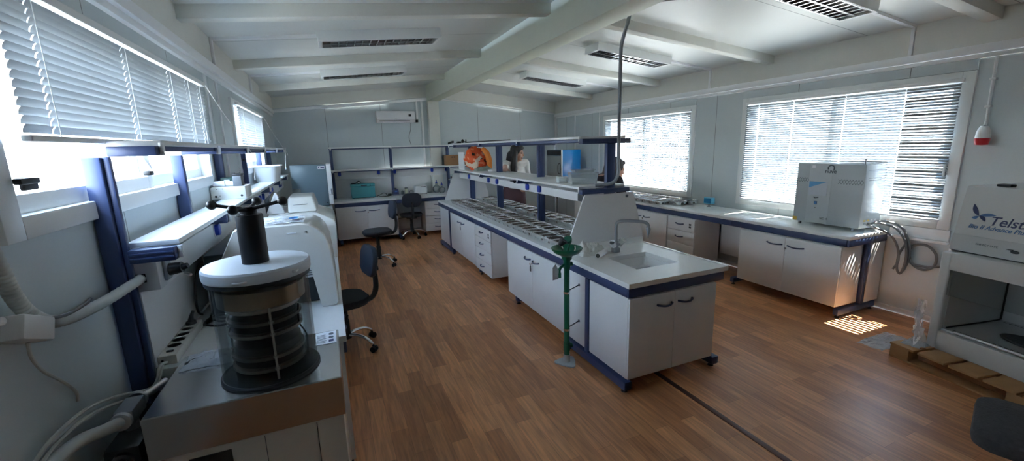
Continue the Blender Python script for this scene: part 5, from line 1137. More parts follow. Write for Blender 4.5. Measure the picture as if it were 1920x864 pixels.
b = MB(); b.tube([(SXa - 0.003, 2.60, 1.035), (SXa - 0.018, 2.58, 1.03), (SXa - 0.003, 2.56, 1.035)], 0.004, 8, 2); b.build('latch', m_prgrey, ws)
b = MB(); b.box(SXa - 0.008, SXa - 0.002, 2.567, 2.593, 0.965, 0.995, 0.002); b.build('power_switch', m_prlight, ws)
b = MB(); b.cyl((SXa - 0.004, 2.58, 0.935), (SXa - 0.002, 2.58, 0.935), 0.004, seg=10); b.build('lamp', m_dark, ws)
b = MB(); b.box(SXa - 0.003, SXa + 0.002, 2.745, 2.7855, SZa + 0.004, SZa + 0.04); b.build('yellow_sticker', m_yellow, ws)
b = MB(); b.box(SXa - 0.004, SXa - 0.002, 2.615, 2.645, 1.315, 1.34); b.build('rating_sticker', m_paper, ws)
b = MB(); b.cyl((SXa + 0.03, SYa + 0.03, SZb), (SXa + 0.03, SYa + 0.03, SZb + 0.05), 0.006, seg=10); b.build('overflow_pipe', m_greypipe, ws)
lettering('logo_text', 'nuve', 0.052, (SXa - 0.003, 2.525, 1.272), (0, -1, 0), (0, 0, 1), ws, m_prgrey, bold=0.0012)
b = MB(); pts = [(SXa - 0.0028, 2.475 + 0.026 * math.cos(a), 1.318 + 0.026 * math.sin(a)) for a in [R(-30 + 240 * k / 14) for k in range(15)]]; b.tube(pts, 0.0055, 6, 1); b.build('logo_ring', m_prgrey, ws)
lettering('model_text', 'ND 4', 0.030, (SXa - 0.003, 2.53, 0.826), (0, -1, 0), (0, 0, 1), ws, m_prgrey)
for k in range(4):
    x = SXa + 0.075 + 0.055 * k
    b = MB(); b.cyl((x, SYa + 0.001, 0.822), (x, SYa - 0.02, 0.822), 0.009, seg=12); b.build('hose_port', m_alu if k != 3 else m_red, ws)
    b = MB(); b.box(x - 0.016, x + 0.016, SYa - 0.0008, SYa + 0.001, 0.845, 0.858); b.build('port_label', m_yellow if k < 2 else m_paper, ws)
HP = [[(4.46, 2.168, .822), (4.49, 2.12, .835), (4.55, 2.02, .80), (4.585, 1.95, .68), (4.59, 1.93, .52), (4.575, 1.945, .40), (4.56, 1.97, .44), (4.58, 1.98, .56), (4.60, 1.955, .66)],
      [(4.515, 2.168, .822), (4.54, 2.11, .85), (4.59, 2.0, .81), (4.615, 1.94, .68), (4.615, 1.92, .54), (4.60, 1.94, .42)],
      [(4.57, 2.168, .822), (4.59, 2.10, .845), (4.625, 1.99, .78), (4.635, 1.95, .62), (4.635, 1.90, .49), (4.64, 1.82, .455), (4.645, 1.755, .51), (4.645, 1.76, .61), (4.645, 1.83, .67), (4.645, 1.915, .65), (4.648, 1.95, .57), (4.648, 1.91, .49), (4.648, 1.80, .485), (4.64, 1.70, .515), (4.63, 1.65, .53)],
      [(4.40, 2.168, .822), (4.43, 2.11, .80), (4.51, 2.03, .74), (4.56, 1.985, .62), (4.57, 1.975, .50), (4.55, 1.995, .43)]]
for k, (p, label) in enumerate(zip(HP, ('grey hose bending back up on itself beside the water still', 'grey hose hanging straight between its neighbours by the water still', 'grey cable coiled on the wall and plugged into the blue plug', 'grey hose nearest the island hanging from the water still'))):
    b = MB(); b.tube(p, 0.0095 if k != 2 else 0.011, 10, 5); tag(b.build('grey_hose', m_greycable), label, 'hose')
# ================================================================ SAFETY CABINET ON ITS PALLET
TH = R(-11); PC = Vector((3.69, 1.56, 0)); BC = Vector((3.835, 1.425, 0.125))
pl = thing('wooden_pallet', 'low wooden pallet under the white safety cabinet', 'pallet', (0, 0, 0))
for x in (0.0, 0.36, 0.72):
    for y in (-1.40, -0.76, -0.12):
        b = MB(); b.box(x, x + 0.10, y, y + 0.12, 0.016, 0.094, 0.003); b.build('block', m_wood, pl)
    b = MB(); b.box(x, x + 0.10, -1.40, 0.0, 0.0, 0.0155, 0.002); b.build('bottom_board', m_wood, pl)
for k in range(8):
    y = -1.40 + k * 0.178; b = MB(); b.box(-0.01, 0.83, y, y + 0.154, 0.0945, 0.110, 0.002); b.build('deck_board', m_wood, pl)
pl.location = PC; pl.rotation_euler = (0, 0, TH)
bc = thing('safety_cabinet', 'white biosafety cabinet with slanted front on the pallet at the right', 'biosafety cabinet', (0, 0, 0))
m_bsc = mat('cabinet_enamel', (0.60, 0.61, 0.60, 1), 0.4); m_bsc2 = mat('cabinet_enamel_grey', (0.50, 0.51, 0.51, 1), 0.45)
W_, D_ = 1.18, 0.70
b = MB()
b.prism([(0.0, 0.0), (D_, 0.0), (D_, 0.70), (0.0, 0.70)], 'y', -0.058, 0.0, 0.012, 3)
b.prism([(0.0, 0.0), (D_, 0.0), (D_, 0.70), (0.0, 0.70)], 'y', -W_, -W_ + 0.058, 0.012, 3)
b.box(0.0, D_, -W_ + 0.056, -0.056, 0.58, 0.70, 0.006)
b.box(0.0, D_, -W_ + 0.056, -0.056, 0.0, 0.135, 0.006)
b.box(0.60, D_, -W_ + 0.056, -0.056, 0.13, 0.585)
b.build('lower_housing', m_bsc, bc)
b = MB(); b.prism([(0.066, 0.708), (D_, 0.708), (D_, 1.145), (0.135, 1.145)], 'y', -W_, 0.004, 0.006); uh = b.build('upper_housing', m_bsc, bc)
b = MB(); b.prism([(0.0655, 0.71), (0.0655, 0.705), (0.09, 0.705), (0.09, 0.71)], 'y', -W_ + 0.02, -0.01); b.build('shadow_gap', m_dark, bc)
def fx(z): return 0.066 + (z - 0.708) * (0.069 / 0.437)
b = MB(); b.prism([(fx(0.715) - 0.003, 0.715), (fx(0.82) - 0.003, 0.82), (fx(0.82) + 0.002, 0.82), (fx(0.715) + 0.002, 0.715)], 'y', -W_ + 0.002, 0.002); b.build('control_strip', m_bsc2, bc)
b = MB(); b.box(0.20, 0.26, -0.175, -0.105, 1.1455, 1.162, 0.006); b.build('top_handle', m_black, bc)
# inside
b = MB(); b.box(0.03, 0.60, -W_ + 0.057, -0.057, 0.136, 0.150, 0.002); b.build('work_tray', mat('satin_steel', (0.62, 0.64, 0.65, 1), 0.35, 0.45), bc)
b = MB(); b.box(0.585, 0.5995, -W_ + 0.057, -0.057, 0.151, 0.579); b.build('back_panel', mat('inner_grey', (0.62, 0.64, 0.64, 1), 0.35, 0.2), bc)
b = MB(); b.box(0.57, 0.5845, -0.47, -0.27, 0.152, 0.578, 0.004); b.build('reflection_strip', mat('reflection_dark', (0.16, 0.165, 0.16, 1), 0.3), bc)  # dark reflection in the cabinet, put in as a coloured strip
b = MB(); b.box(0.04, 0.585, -0.062, -0.0585, 0.151, 0.579); b.build('side_pane', mat('inner_pale', (0.75, 0.77, 0.76, 1), 0.3), bc)
b = MB(); b.box(0.575, 0.584, -0.072, -0.0625, 0.155, 0.578, 0.002); b.box(0.06, 0.575, -0.070, -0.0625, 0.151, 0.158, 0.002); b.build('gasket', m_black, bc)
for x in (0.06, 0.545):
    b = MB()
    for k in range(34): y = -0.10 - k * 0.030; b.box(x, x + 0.010, y - 0.02, y, 0.1502, 0.1508)
    b.build('grille_slots', m_black, bc, angle=0)
b = MB(); b.box(0.012, 0.018, -W_ + 0.06, -0.06, 0.40, 0.578); b.build('sash_glass', m_glass, bc)
b = MB(); b.cyl((0.02, -0.14, 0.155), (0.02, -W_ + 0.1, 0.155), 0.011, seg=12); b.build('arm_rest', m_alu, bc)
# printed marks
def P(y, z): return Matrix.Rotation(TH, 4, 'Z') 
ORG[bc.name] = (0, 0, 0)
upv = (0.069, 0, 0.437)
def on_front(y, z, e=0.0012): return (fx(z) - e, y, z)
m_txt = mat('print_dark_navy', lin(40, 46, 92), 0.5); m_txt2 = mat('print_mid_blue', lin(76, 112, 164), 0.5)
lettering('brand_text', 'Telstar', 0.082, on_front(-0.158, 0.905), (0, -1, 0), upv, bc, m_txt, shear=0.25, bold=0.0006)
lettering('model_text', 'Bio II Advance Plus', 0.037, on_front(-0.062, 0.872), (0, -1, 0), upv, bc, m_txt2, shear=0.35, bold=0.0008)
lettering('panel_text', 'ENERGY SAVE', 0.018, on_front(-0.13, 0.768, 0.0042), (0, -1, 0), upv, bc, m_prgrey)
def leaf(a, L_, w, y, z, m):
    b = MB(); pts = []
    for k in range(9): t = k / 8; pts.append((t * L_, w * math.sin(math.pi * t) ** 0.8))
    for k in range(7, 0, -1): t = k / 8; pts.append((t * L_, -0.3 * w * math.sin(math.pi * t)))
    vs = []
    for e in (0.001, 0.0018):
        for u, v in pts:
            yy = u * math.cos(a) - v * math.sin(a); zz = u * math.sin(a) + v * math.cos(a); vs.append(on_front(y - yy, z + zz, e))
    n = len(pts); b._new(vs, [tuple(range(n)), tuple(range(2 * n - 1, n - 1, -1))] + [(i, (i + 1) % n, (i + 1) % n + n, i + n) for i in range(n)])
    b.build('logo_leaf', m, bc)
LY_, LZ_ = -0.103, 0.955
leaf(R(118), 0.085, 0.020, LY_, LZ_, m_txt); leaf(R(8), 0.085, 0.016, LY_, LZ_, m_txt2); leaf(R(205), 0.040, 0.014, LY_, LZ_, m_txt2); leaf(R(-40), 0.050, 0.016, LY_, LZ_, m_txt)
b = MB(); b.ell(on_front(-0.325, 0.762, 0.004), (0.003, 0.022, 0.010), 14, 8); b.box(fx(0.772) - 0.006, fx(0.772) - 0.003, -0.315, -0.285, 0.770, 0.774); b.build('key_switch', m_dark, bc)
bc.location = BC; bc.rotation_euler = (0, 0, TH)
bc.location.z = 0.111
mt = thing('dark_mat', 'dark grey oval mat lying inside the safety cabinet', 'mat', (0, 0, 0))
b = MB(); b.lathe([(0.0, 0.0), (0.98, 0.0), (1.0, 0.008), (0.98, 0.014), (0.0, 0.018)], (0, 0, 0), 40, None, 0.13, 0.36); 
for v in b.bm.verts: pass
b.build('pad', m_greyfab, mt)
lx, ly = 0.27, -0.60
mt.location = (BC.x + lx * math.cos(TH) - ly * math.sin(TH), BC.y + lx * math.sin(TH) + ly * math.cos(TH), 0.111 + 0.1512); mt.rotation_euler = (0, 0, TH)
# clear wrapping lying on the pallet corner and floor
wp = thing('plastic_wrapping', 'clear plastic wrapping standing up at the corner of the pallet', 'plastic wrap', (3.80, 1.52, 0.111))
b = MB()
def flap(p0, w, h, tw, seed):
    rnd = Vector((seed, seed * 2.3, 1)); p0 = Vector(p0)
    def f(u, v):
        s = (u - 0.5) * w * (1 - 0.55 * v); a = tw + 1.2 * v
        return (p0.x + s * math.cos(a) + 0.03 * noise.noise(Vector((u * 3, v * 3, 0)) + rnd) + 0.02 * v, p0.y + s * math.sin(a) + 0.03 * noise.noise(Vector((u * 3, v * 3, 7)) + rnd), p0.z + v * h + 0.004)
    b.grid(f, 10, 14)
flap((3.80, 1.475, 0.111), 0.10, 0.33, 0.3, 2.0); flap((3.83, 1.47, 0.111), 0.14, 0.22, -0.5, 5.0); flap((3.775, 1.46, 0.111), 0.15, 0.13, 0.2, 8.0)
b.build('upright_film', m_bag, wp)
b = MB(); crumple(b, (3.79, 1.46, 0.111), 0.07, 0.06, 0.03, 33, 14); b.build('loose_film', m_bag, wp)
fs = thing('plastic_sheet', 'thin clear plastic sheet on the floor between the sun patch and pallet', 'plastic sheet', (3.9, 1.72, 0))
b = MB(); crumple(b, (3.92, 1.70, 0.0), 0.20, 0.085, 0.03, 41, 18); b.build('film', m_bag, fs)
tw = thing('twig', 'small brown offcut lying on the pallet corner', 'offcut', (3.76, 1.50, 0.111))
b = MB(); b.tube([(3.725, 1.405, 0.116), (3.74, 1.40, 0.117), (3.752, 1.385, 0.116)], 0.005, 8, 2); b.build('piece', m_card, tw)
# ================================================================ CHAIRS
def chair_proto():
    t = thing('lab_chair', 'x', 'chair', (0, 0, 0), 'black typist chairs')
    SH = 0.44
    b = MB(); lo = []
    for f, z in ((0.80, SH - 0.055), (0.93, SH - 0.045), (1.0, SH - 0.02), (0.99, SH - 0.004), (0.93, SH + 0.008), (0.70, SH + 0.010), (0.0, SH + 0.006)):
        lo.append([(p[0] * f, p[1] * f, z - 0.012 * max(0, -p[1] * f / 0.2) ** 2) for p in rrect(0.40, 0.38, 0.14, 7)])
    b.loops(lo, cap1=False); b.build('seat', m_fabric, t)
    b = MB(); b.box(-0.09, 0.09, -0.08, 0.10, SH - 0.085, SH - 0.057, 0.006); b.cyl((0.08, -0.02, SH - 0.07), (0.22, -0.03, SH - 0.075), 0.006, seg=8); b.build('seat_plate', m_black, t)
    # backrest at +y, chair looks along -y
    b = MB(); lo = []
    M_ = Matrix.Translation((0, 0.235, SH + 0.27)) @ Matrix.Rotation(R(-8), 4, 'X')
    for f, y in ((0.0, -0.026), (0.80, -0.026), (0.95, -0.020), (1.0, -0.006), (1.0, 0.010), (0.94, 0.020), (0.7, 0.022), (0.0, 0.022)):
        lo.append([tuple(M_ @ Vector((p[0] * f, y + 0.12 * (p[0] * f) ** 2 * -1.2, p[1] * f))) for p in rrect(0.34, 0.25, 0.10, 7)])
    b.loops(lo, cap0=False, cap1=False); b.build('backrest', m_bluevinyl, t)
    b = MB(); b.tube([(0, 0.06, SH - 0.066), (0, 0.17, SH - 0.068), (0, 0.235, SH - 0.045), (0, 0.268, SH + 0.02), (0, 0.272, SH + 0.12), (0, 0.262, SH + 0.24)], 0.02, 10, 5, radii=[0.018, 0.018, 0.021, 0.023, 0.021, 0.018]); b.cyl((0, 0.262, SH + 0.19), (0, 0.30, SH + 0.19), 0.016, 0.02, 12); b.build('back_support', m_black, t)
    b = MB(); b.lathe([(0.0, 0.095), (0.036, 0.095), (0.036, 0.14), (0.030, 0.15), (0.030, 0.25), (0.024, 0.255), (0.024, SH - 0.086), (0.0, SH - 0.086)], (0, 0, 0), 20); b.build('gas_column', m_black, t)
    for k in range(5):
        a = R(90 + 72 * k + 20); c, s = math.cos(a), math.sin(a)
        b = MB(); b.tube([(0.03 * c, 0.03 * s, 0.125), (0.10 * c, 0.10 * s, 0.128), (0.17 * c, 0.17 * s, 0.115), (0.225 * c, 0.225 * s, 0.082), (0.24 * c, 0.24 * s, 0.066)], 0.013, 10, 4, radii=[0.016, 0.014, 0.013, 0.012, 0.011]); lg = b.build('leg', m_chrome, t)
        b = MB()
        for o_ in (-0.014, 0.014): b.cyl((0.245 * c - s * (o_ - 0.009), 0.245 * s + c * (o_ - 0.009), 0.0245), (0.245 * c - s * (o_ + 0.009), 0.245 * s + c * (o_ + 0.009), 0.0245), 0.0245, seg=18)
        b.cyl((0.24 * c, 0.24 * s, 0.03), (0.24 * c, 0.24 * s, 0.066), 0.009, seg=10); b.build('caster', m_black, lg)
    return t
ch = chair_proto()
# a chair's own forward is -y; rz turns it
ch['label'] = 'black typist chair pulled under the left bench, nearest of the three'
ch.location = (0.0, 3.50, 0); ch.rotation_euler = (0, 0, R(-77))
c2 = dup(ch, (0.53, 6.02, 0), R(-84), 'black typist chair standing free in front of the back bench cabinet')
for o in c2.children:          # this one is wound up higher
    if o.name.startswith('gas_column'): o.scale.z = 1.19; o.location.z = -0.018
    elif not o.name.startswith('leg'): o.location.z = 0.062
dup(ch, (1.30, 7.74, 0), R(178), 'black typist chair at the kneehole of the back bench')
# stool seat at the lower right corner
st_ = thing('padded_stool', 'dark padded stool at the lower right corner of the photo', 'stool', (0, 0, 0))
b = MB(); lo = []
for f, z in ((0.86, 0.385), (0.97, 0.39), (1.0, 0.415), (0.98, 0.44), (0.90, 0.452), (0.5, 0.456), (0.0, 0.457)): lo.append([(p[0] * f + 0.004 * noise.noise(Vector((p[0] * 9, p[1] * 9, z * 9))), p[1] * f, z) for p in rrect(0.42, 0.40, 0.07, 6)])
b.loops(lo, cap1=False); b.build('seat', m_greyfab, st_)
b = MB(); b.lathe([(0.0, 0.36), (0.10, 0.36), (0.10, 0.384), (0.0, 0.384)], (0, 0, 0), 24); b.build('seat_plate', m_black, st_)
b = MB(); b.cyl((0, 0, 0.10), (0, 0, 0.36), 0.026, seg=18); b.build('column', m_chrome, st_)
for k in range(5):
    a = R(72 * k + 30); c, s = math.cos(a), math.sin(a); b = MB(); b.tube([(0.02 * c, 0.02 * s, 0.11), (0.14 * c, 0.14 * s, 0.085), (0.24 * c, 0.24 * s, 0.018)], 0.013, 10, 3); lg = b.build('leg', m_chrome, st_)
    b = MB(); b.cyl((0.24 * c, 0.24 * s, 0.0), (0.24 * c, 0.24 * s, 0.02), 0.02, 0.016, 14); b.build('foot_pad', m_black, lg)
st_.location = (2.47, 0.515, 0); st_.rotation_euler = (0, 0, R(17))
# ================================================================ PEOPLE
m_skin = mat('skin', lin(206, 160, 140), 0.5); m_lip = mat('lips', lin(170, 92, 88), 0.45); m_eye = mat('eyes', lin(40, 28, 24), 0.25)
m_hairb = mat('black_hair', (0.012, 0.011, 0.012, 1), 0.45, bump=0.6, bscale=90); m_hairbr = mat('brown_hair', (0.035, 0.022, 0.018, 1), 0.5, bump=0.6, bscale=90)
m_shirt = mat('white_cotton', (0.80, 0.79, 0.77, 1), 0.85, bump=0.15, bscale=40); m_skirt = mat('dusky_skirt', lin(84, 60, 66), 0.85, var=0.1)
m_dktop = mat('dark_knit', lin(52, 46, 52), 0.9); m_trous = mat('dark_trousers', lin(44, 44, 52), 0.9); m_shoe = mat('dark_shoes', (0.03, 0.028, 0.03, 1), 0.5)
def remesh(b, voxel, name, mats, parent, paint=None, smooth=4):
    me = b.mesh(name + '_src', mats, angle=0)
    t = bpy.data.objects.new(name + '_src', me); COL.objects.link(t)
    r = t.modifiers.new('r', 'REMESH'); r.mode = 'VOXEL'; r.voxel_size = voxel
    s = t.modifiers.new('s', 'SMOOTH'); s.factor = 0.5; s.iterations = smooth
    bpy.context.view_layer.update()
    out = bpy.data.meshes.new_from_object(t.evaluated_get(bpy.context.evaluated_depsgraph_get()))
    bpy.data.objects.remove(t); bpy.data.meshes.remove(me)
    out.name = name; out.materials.clear()
    for m in mats: out.materials.append(m)
    if paint:
        for p in out.polygons: p.material_index = paint(p.center)
    out.shade_smooth()
    o = bpy.data.objects.new(name, out); o.parent = parent; COL.objects.link(o)
    return o
def head_parts(b, H):
    P = lambda *v: H @ Vector(v)
    M3 = H.to_3x3().to_4x4()
    b.ell(P(0, 0.012, 0.025), (0.072, 0.090, 0.094), 24, 16, M3); b.ell(P(0, -0.030, -0.035), (0.056, 0.060, 0.075), 20, 14, M3)
    b.ell(P(0, -0.066, -0.093), (0.024, 0.020, 0.018), 14, 10, M3); b.ell(P(0, -0.068, 0.022), (0.050, 0.022, 0.016), 16, 10, M3)
    b.cap(P(0, -0.086, 0.012), 0.006, P(0, -0.106, -0.026), 0.0105, 12); b.ell(P(0, -0.090, -0.034), (0.017, 0.012, 0.008), 12, 8, M3)
    for s in (-1, 1):
        b.ell(P(s * 0.034, -0.058, -0.025), (0.022, 0.026, 0.022), 14, 10, M3); b.ell(P(s * 0.030, -0.074, 0.004), (0.014, 0.011, 0.009), 12, 8, M3); b.ell(P(s * 0.073, 0.004, -0.012), (0.010, 0.020, 0.031), 14, 10, M3)
    b.ell(P(0, -0.086, -0.055), (0.023, 0.011, 0.0075), 14, 8, M3); b.ell(P(0, -0.084, -0.067), (0.020, 0.011, 0.008), 14, 8, M3)
def paint_head(H):
    I = H.inverted()
    def f(c):
        q = I @ c
        for s in (-1, 1):
            if q.y < -0.070 and ((q.x - s * 0.030) / 0.013) ** 2 + ((q.z - 0.004) / 0.007) ** 2 < 1: return 2
            if q.y < -0.068 and abs(q.x - s * 0.031) < 0.019 and abs(q.z - 0.024 + 0.06 * abs(abs(q.x) - 0.03)) < 0.0035: return 2
        if q.y < -0.080 and (q.x / 0.023) ** 2 + ((q.z + 0.060) / 0.013) ** 2 < 1: return 1
        return 0
    return f
def hand_parts(b, wrist, tip, side, palm_n, curl=0.35):
    """palm and five fingers from the wrist towards tip; palm_n = palm facing"""
    w = Vector(wrist); d = (Vector(tip) - w).normalized(); n = Vector(palm_n); n = (n - d * n.dot(d)).normalized(); s = d.cross(n) * side
    R3 = Matrix((s, d, n)).transposed().to_4x4()
    b.ell(w + d * 0.048, (0.038, 0.052, 0.014), 16, 10, R3); b.cap(w, 0.021, w + d * 0.03, 0.024, 12)
    for k, (off, L_) in enumerate(((-0.028, 0.062), (-0.010, 0.074), (0.009, 0.069), (0.027, 0.054))):
        p0 = w + d * 0.082 + s * off; a = curl * (1 + 0.15 * k)
        p1 = p0 + (d * math.cos(a) + n * math.sin(a)) * L_ * 0.45 + s * off * 0.12
        p2 = p1 + (d * math.cos(a * 2) + n * math.sin(a * 2)) * L_ * 0.32
        p3 = p2 + (d * math.cos(a * 2.8) + n * math.sin(a * 2.8)) * L_ * 0.24
        b.cap(w + d * 0.055 + s * off * 0.9, 0.0105, p0, 0.0095, 10); b.cap(p0, 0.0092, p1, 0.0085, 10); b.cap(p1, 0.0085, p2, 0.0078, 10); b.cap(p2, 0.0078, p3, 0.007, 10)
    t0 = w + d * 0.022 - s * 0.026; t1 = t0 - s * 0.026 + d * 0.026 + n * 0.012; t2 = t1 - s * 0.010 + d * 0.030 + n * 0.010
    b.cap(t0, 0.0145, t1, 0.0115, 10); b.cap(t1, 0.0108, t2, 0.0085, 10)
def foot_parts(b, ank, grow=0.0):
    a = Vector(ank); b.cap(a, 0.036 + grow, a + Vector((0, 0.03, -0.045)), 0.034 + grow, 14); b.cap(a + Vector((0, 0.03, -0.045)), 0.034 + grow, a + Vector((0, -0.12, -0.055)), 0.026 + grow, 14); b.cap(a + Vector((0, -0.12, -0.055)), 0.028 + grow, a + Vector((0.004, -0.165, -0.06)), 0.021 + grow, 14)
def torso(b, hip, chest, sh, neck, g=0.0):
    hip, chest = Vector(hip), Vector(chest); up = (chest - hip).normalized(); fw = Vector((0, -1, 0)); fw = (fw - up * fw.dot(up)).normalized(); x = Vector((1, 0, 0))
    M = Matrix((x, -fw, up)).transposed().to_4x4()
    b.ell(hip, (0.165 + g, 0.115 + g, 0.13), 22, 14, M); b.ell(hip.lerp(chest, 0.45), (0.130 + g, 0.096 + g, 0.15), 22, 14, M); b.ell(chest, (0.150 + g, 0.105 + g, 0.16), 22, 14, M)
    for s in (-1, 1): b.ell(chest + fw * 0.075 + x * 0.07 * s + up * 0.0, (0.062 + g * .7, 0.055 + g * .7, 0.06), 16, 10, M); b.cap(chest + up * 0.12 + x * 0.05 * s, 0.062 + g, sh[0 if s < 0 else 1], 0.052 + g, 16)
def woman(label, loc, rz, pose, mats, hairf, low):
    t = thing('person', label, 'person', (0, 0, 0))
    hip, chest, shl, shr, neck, Hm, arms, knees, anks = (pose[k] for k in ('hip', 'chest', 'shl', 'shr', 'neck', 'head', 'arms', 'knees', 'anks'))
    b = MB(); torso(b, hip, chest, (shr, shl), neck)
    hc = Hm @ Vector((0, 0.02, -0.06)); b.cap(neck, 0.056, hc, 0.047, 16); b.cap(Vector(neck), 0.06, Vector(chest) + Vector((0, 0, 0.08)), 0.09, 14)
    head_parts(b, Hm)
    for sh, (el, wr, tip, side, pn, curl) in zip((shl, shr), arms):
        b.cap(sh, 0.050, el, 0.036, 14); b.cap(el, 0.037, wr, 0.024, 14); hand_parts(b, wr, tip, side, pn, curl)
    for s, kn, an in zip((1, -1), knees, anks):
        h = Vector(hip) + Vector((s * 0.085, 0, -0.03)); b.cap(h, 0.088, kn, 0.056, 16); b.cap(kn, 0.056, Vector(kn).lerp(Vector(an), 0.35), 0.055, 16); b.cap(Vector(kn).lerp(Vector(an), 0.35), 0.055, an, 0.034, 16); foot_parts(b, an)
    remesh(b, 0.0055, 'body', [m_skin, m_lip, m_eye], t, paint_head(Hm))
    # top with sleeves
    b = MB(); torso(b, hip, chest, (shr, shl), neck, 0.014)
    b.cap(Vector(neck).lerp(Vector(chest), 0.32), 0.082, Vector(chest) + Vector((0, 0, 0.06)), 0.108, 16)
    for sh, a in zip((shl, shr), arms):
        e = Vector(sh).lerp(Vector(a[0]), pose['sleeve']); b.cap(sh, 0.066, e, 0.055, 14)
        if pose.get('long'): b.cap(a[0], 0.046, Vector(a[0]).lerp(Vector(a[1]), 0.92), 0.034, 14)
    remesh(b, 0.008, 'top', [mats[0]], t)
    b = MB()
    if low == 'skirt':
        hx, hy, hz = hip
        lo = []
        for f, z, wx, wy in ((0, hz + 0.10, 0.152, 0.118), (0, hz - 0.02, 0.190, 0.142), (0, hz - 0.2, 0.205, 0.165), (0, hz - 0.45, 0.215, 0.185), (0, hz - 0.66, 0.225, 0.20), (0, hz - 0.665, 0.20, 0.18), (0, hz - 0.3, 0.18, 0.15)):
            lo.append([(hx + wx * math.cos(2 * math.pi * k / 48) * (1 + (0.03 * math.cos(8 * 2 * math.pi * k / 48) if z < hz - 0.1 else 0)), hy + wy * math.sin(2 * math.pi * k / 48) * (1 + (0.03 * math.cos(8 * 2 * math.pi * k / 48) if z < hz - 0.1 else 0)), z) for k in range(48)])
        b.loops(lo, cap0=True, cap1=False); b.build('skirt', mats[1], t)
    else:
        b.ell(Vector(hip) + Vector((0, 0, -0.02)), (0.180, 0.130, 0.13), 20, 12)
        for s, kn, an in zip((1, -1), knees, anks):
            h = Vector(hip) + Vector((s * 0.085, 0, -0.03)); a2 = Vector(kn).lerp(Vector(an), 0.93); b.cap(h, 0.102, kn, 0.072, 16); b.cap(kn, 0.072, a2, 0.054, 16)
        remesh(b, 0.008, 'trousers', [mats[1]], t)
    for an in anks: b = MB(); foot_parts(b, an, 0.007); remesh(b, 0.006, 'shoe', [m_shoe], t)
    b = MB(); hairf(b, Hm); remesh(b, 0.006, 'hair', [mats[2]], t, smooth=3)
    t.location = loc; t.rotation_euler = (0, 0, rz)
    return t
def headM(c, yaw, pitch, roll=0): return Matrix.Translation(c) @ Matrix.Rotation(yaw, 4, 'Z') @ Matrix.Rotation(pitch, 4, 'X') @ Matrix.Rotation(roll, 4, 'Y')
def hair_long(b, H):
    P = lambda *v: H @ Vector(v); M3 = H.to_3x3().to_4x4()
    b.ell(P(0, 0.024, 0.038), (0.086, 0.096, 0.098), 24, 16, M3); b.ell(P(0, 0.055, -0.03), (0.080, 0.070, 0.10), 20, 14, M3); b.ell(P(0, -0.045, 0.085), (0.055, 0.045, 0.034), 16, 10, M3)
    p = [P(0.0, 0.085, -0.05), P(0, 0.095, -0.16), P(0.0, 0.10, -0.27), P(0, 0.09, -0.34)]
    for i in range(3): b.cap(p[i], 0.075 - 0.006 * i, p[i + 1], 0.069 - 0.012 * i, 16)
    # lock falling over the right shoulder
    q = [P(-0.072, 0.01, 0.0), P(-0.095, 0.0, -0.10), P(-0.115, -0.01, -0.20), P(-0.115, -0.03, -0.30)]
    for i in range(3): b.cap(q[i], 0.038 + 0.008 * i, q[i + 1], 0.046 + 0.002 * i, 14)
    q = [P(0.074, 0.03, -0.02), P(0.080, 0.025, -0.10), P(0.075, -0.01, -0.16)]
    for i in range(2): b.cap(q[i], 0.024, q[i + 1], 0.024, 12)
def hair_bob(b, H):
    P = lambda *v: H @ Vector(v); M3 = H.to_3x3().to_4x4()
    b.ell(P(0, 0.022, 0.036), (0.084, 0.096, 0.096), 24, 16, M3); b.ell(P(0, -0.048, 0.082), (0.055, 0.040, 0.030), 16, 10, M3)
    for s in (-1, 1):
        q = [P(s * 0.070, 0.03, 0.02), P(s * 0.082, 0.03, -0.07), P(s * 0.082, 0.03, -0.16)]
        for i in range(2): b.cap(q[i], 0.030, q[i + 1], 0.032, 12)
    q = [P(0, 0.08, 0.0), P(0, 0.092, -0.10), P(0, 0.088, -0.19)]
    for i in range(2): b.cap(q[i], 0.070, q[i + 1], 0.062, 16)
V = Vector
poseA = dict(hip=(0, 0.02, 0.88), chest=(0, -0.07, 1.20), shl=V((0.165, -0.085, 1.335)), shr=V((-0.165, -0.11, 1.325)), neck=V((0, -0.11, 1.375)), head=headM(V((0.005, -0.165, 1.495)), R(52), R(10)),
    arms=[(V((0.205, -0.10, 1.07)), V((0.10, -0.28, 0.96)), V((0.02, -0.36, 0.94)), 1, (-0.6, 0.3, 0.2), 0.35), (V((-0.265, -0.345, 1.292)), V((-0.345, -0.575, 1.282)), V((-0.385, -0.68, 1.276)), -1, (0, 0, -1), 0.08)],
    knees=[V((0.09, -0.01, 0.47)), V((-0.09, 0.0, 0.47))], anks=[V((0.095, 0.05, 0.09)), V((-0.095, 0.05, 0.09))], sleeve=0.62)
woman('woman with long black hair and white top leaning an arm on the island shelf', (2.665, 6.12, 0), R(-3), poseA, (m_shirt, m_skirt, m_hairb), hair_long, 'skirt')
poseB = dict(hip=(0, 0.03, 0.86), chest=(0, -0.09, 1.10), shl=V((0.16, -0.17, 1.20)), shr=V((-0.16, -0.17, 1.20)), neck=V((0, -0.20, 1.225)), head=headM(V((0, -0.275, 1.318)), R(-6), R(14)),
    arms=[(V((0.20, -0.24, 0.95)), V((0.09, -0.42, 0.87)), V((0.02, -0.50, 0.85)), 1, (-0.7, 0.2, 0.2), 0.4), (V((-0.20, -0.24, 0.95)), V((-0.09, -0.42, 0.88)), V((-0.02, -0.50, 0.87)), -1, (0.7, 0.2, 0.2), 0.4)],
    knees=[V((0.09, -0.01, 0.46)), V((-0.09, -0.01, 0.46))], anks=[V((0.095, 0.05, 0.09)), V((-0.095, 0.05, 0.09))], sleeve=0.9, long=True)
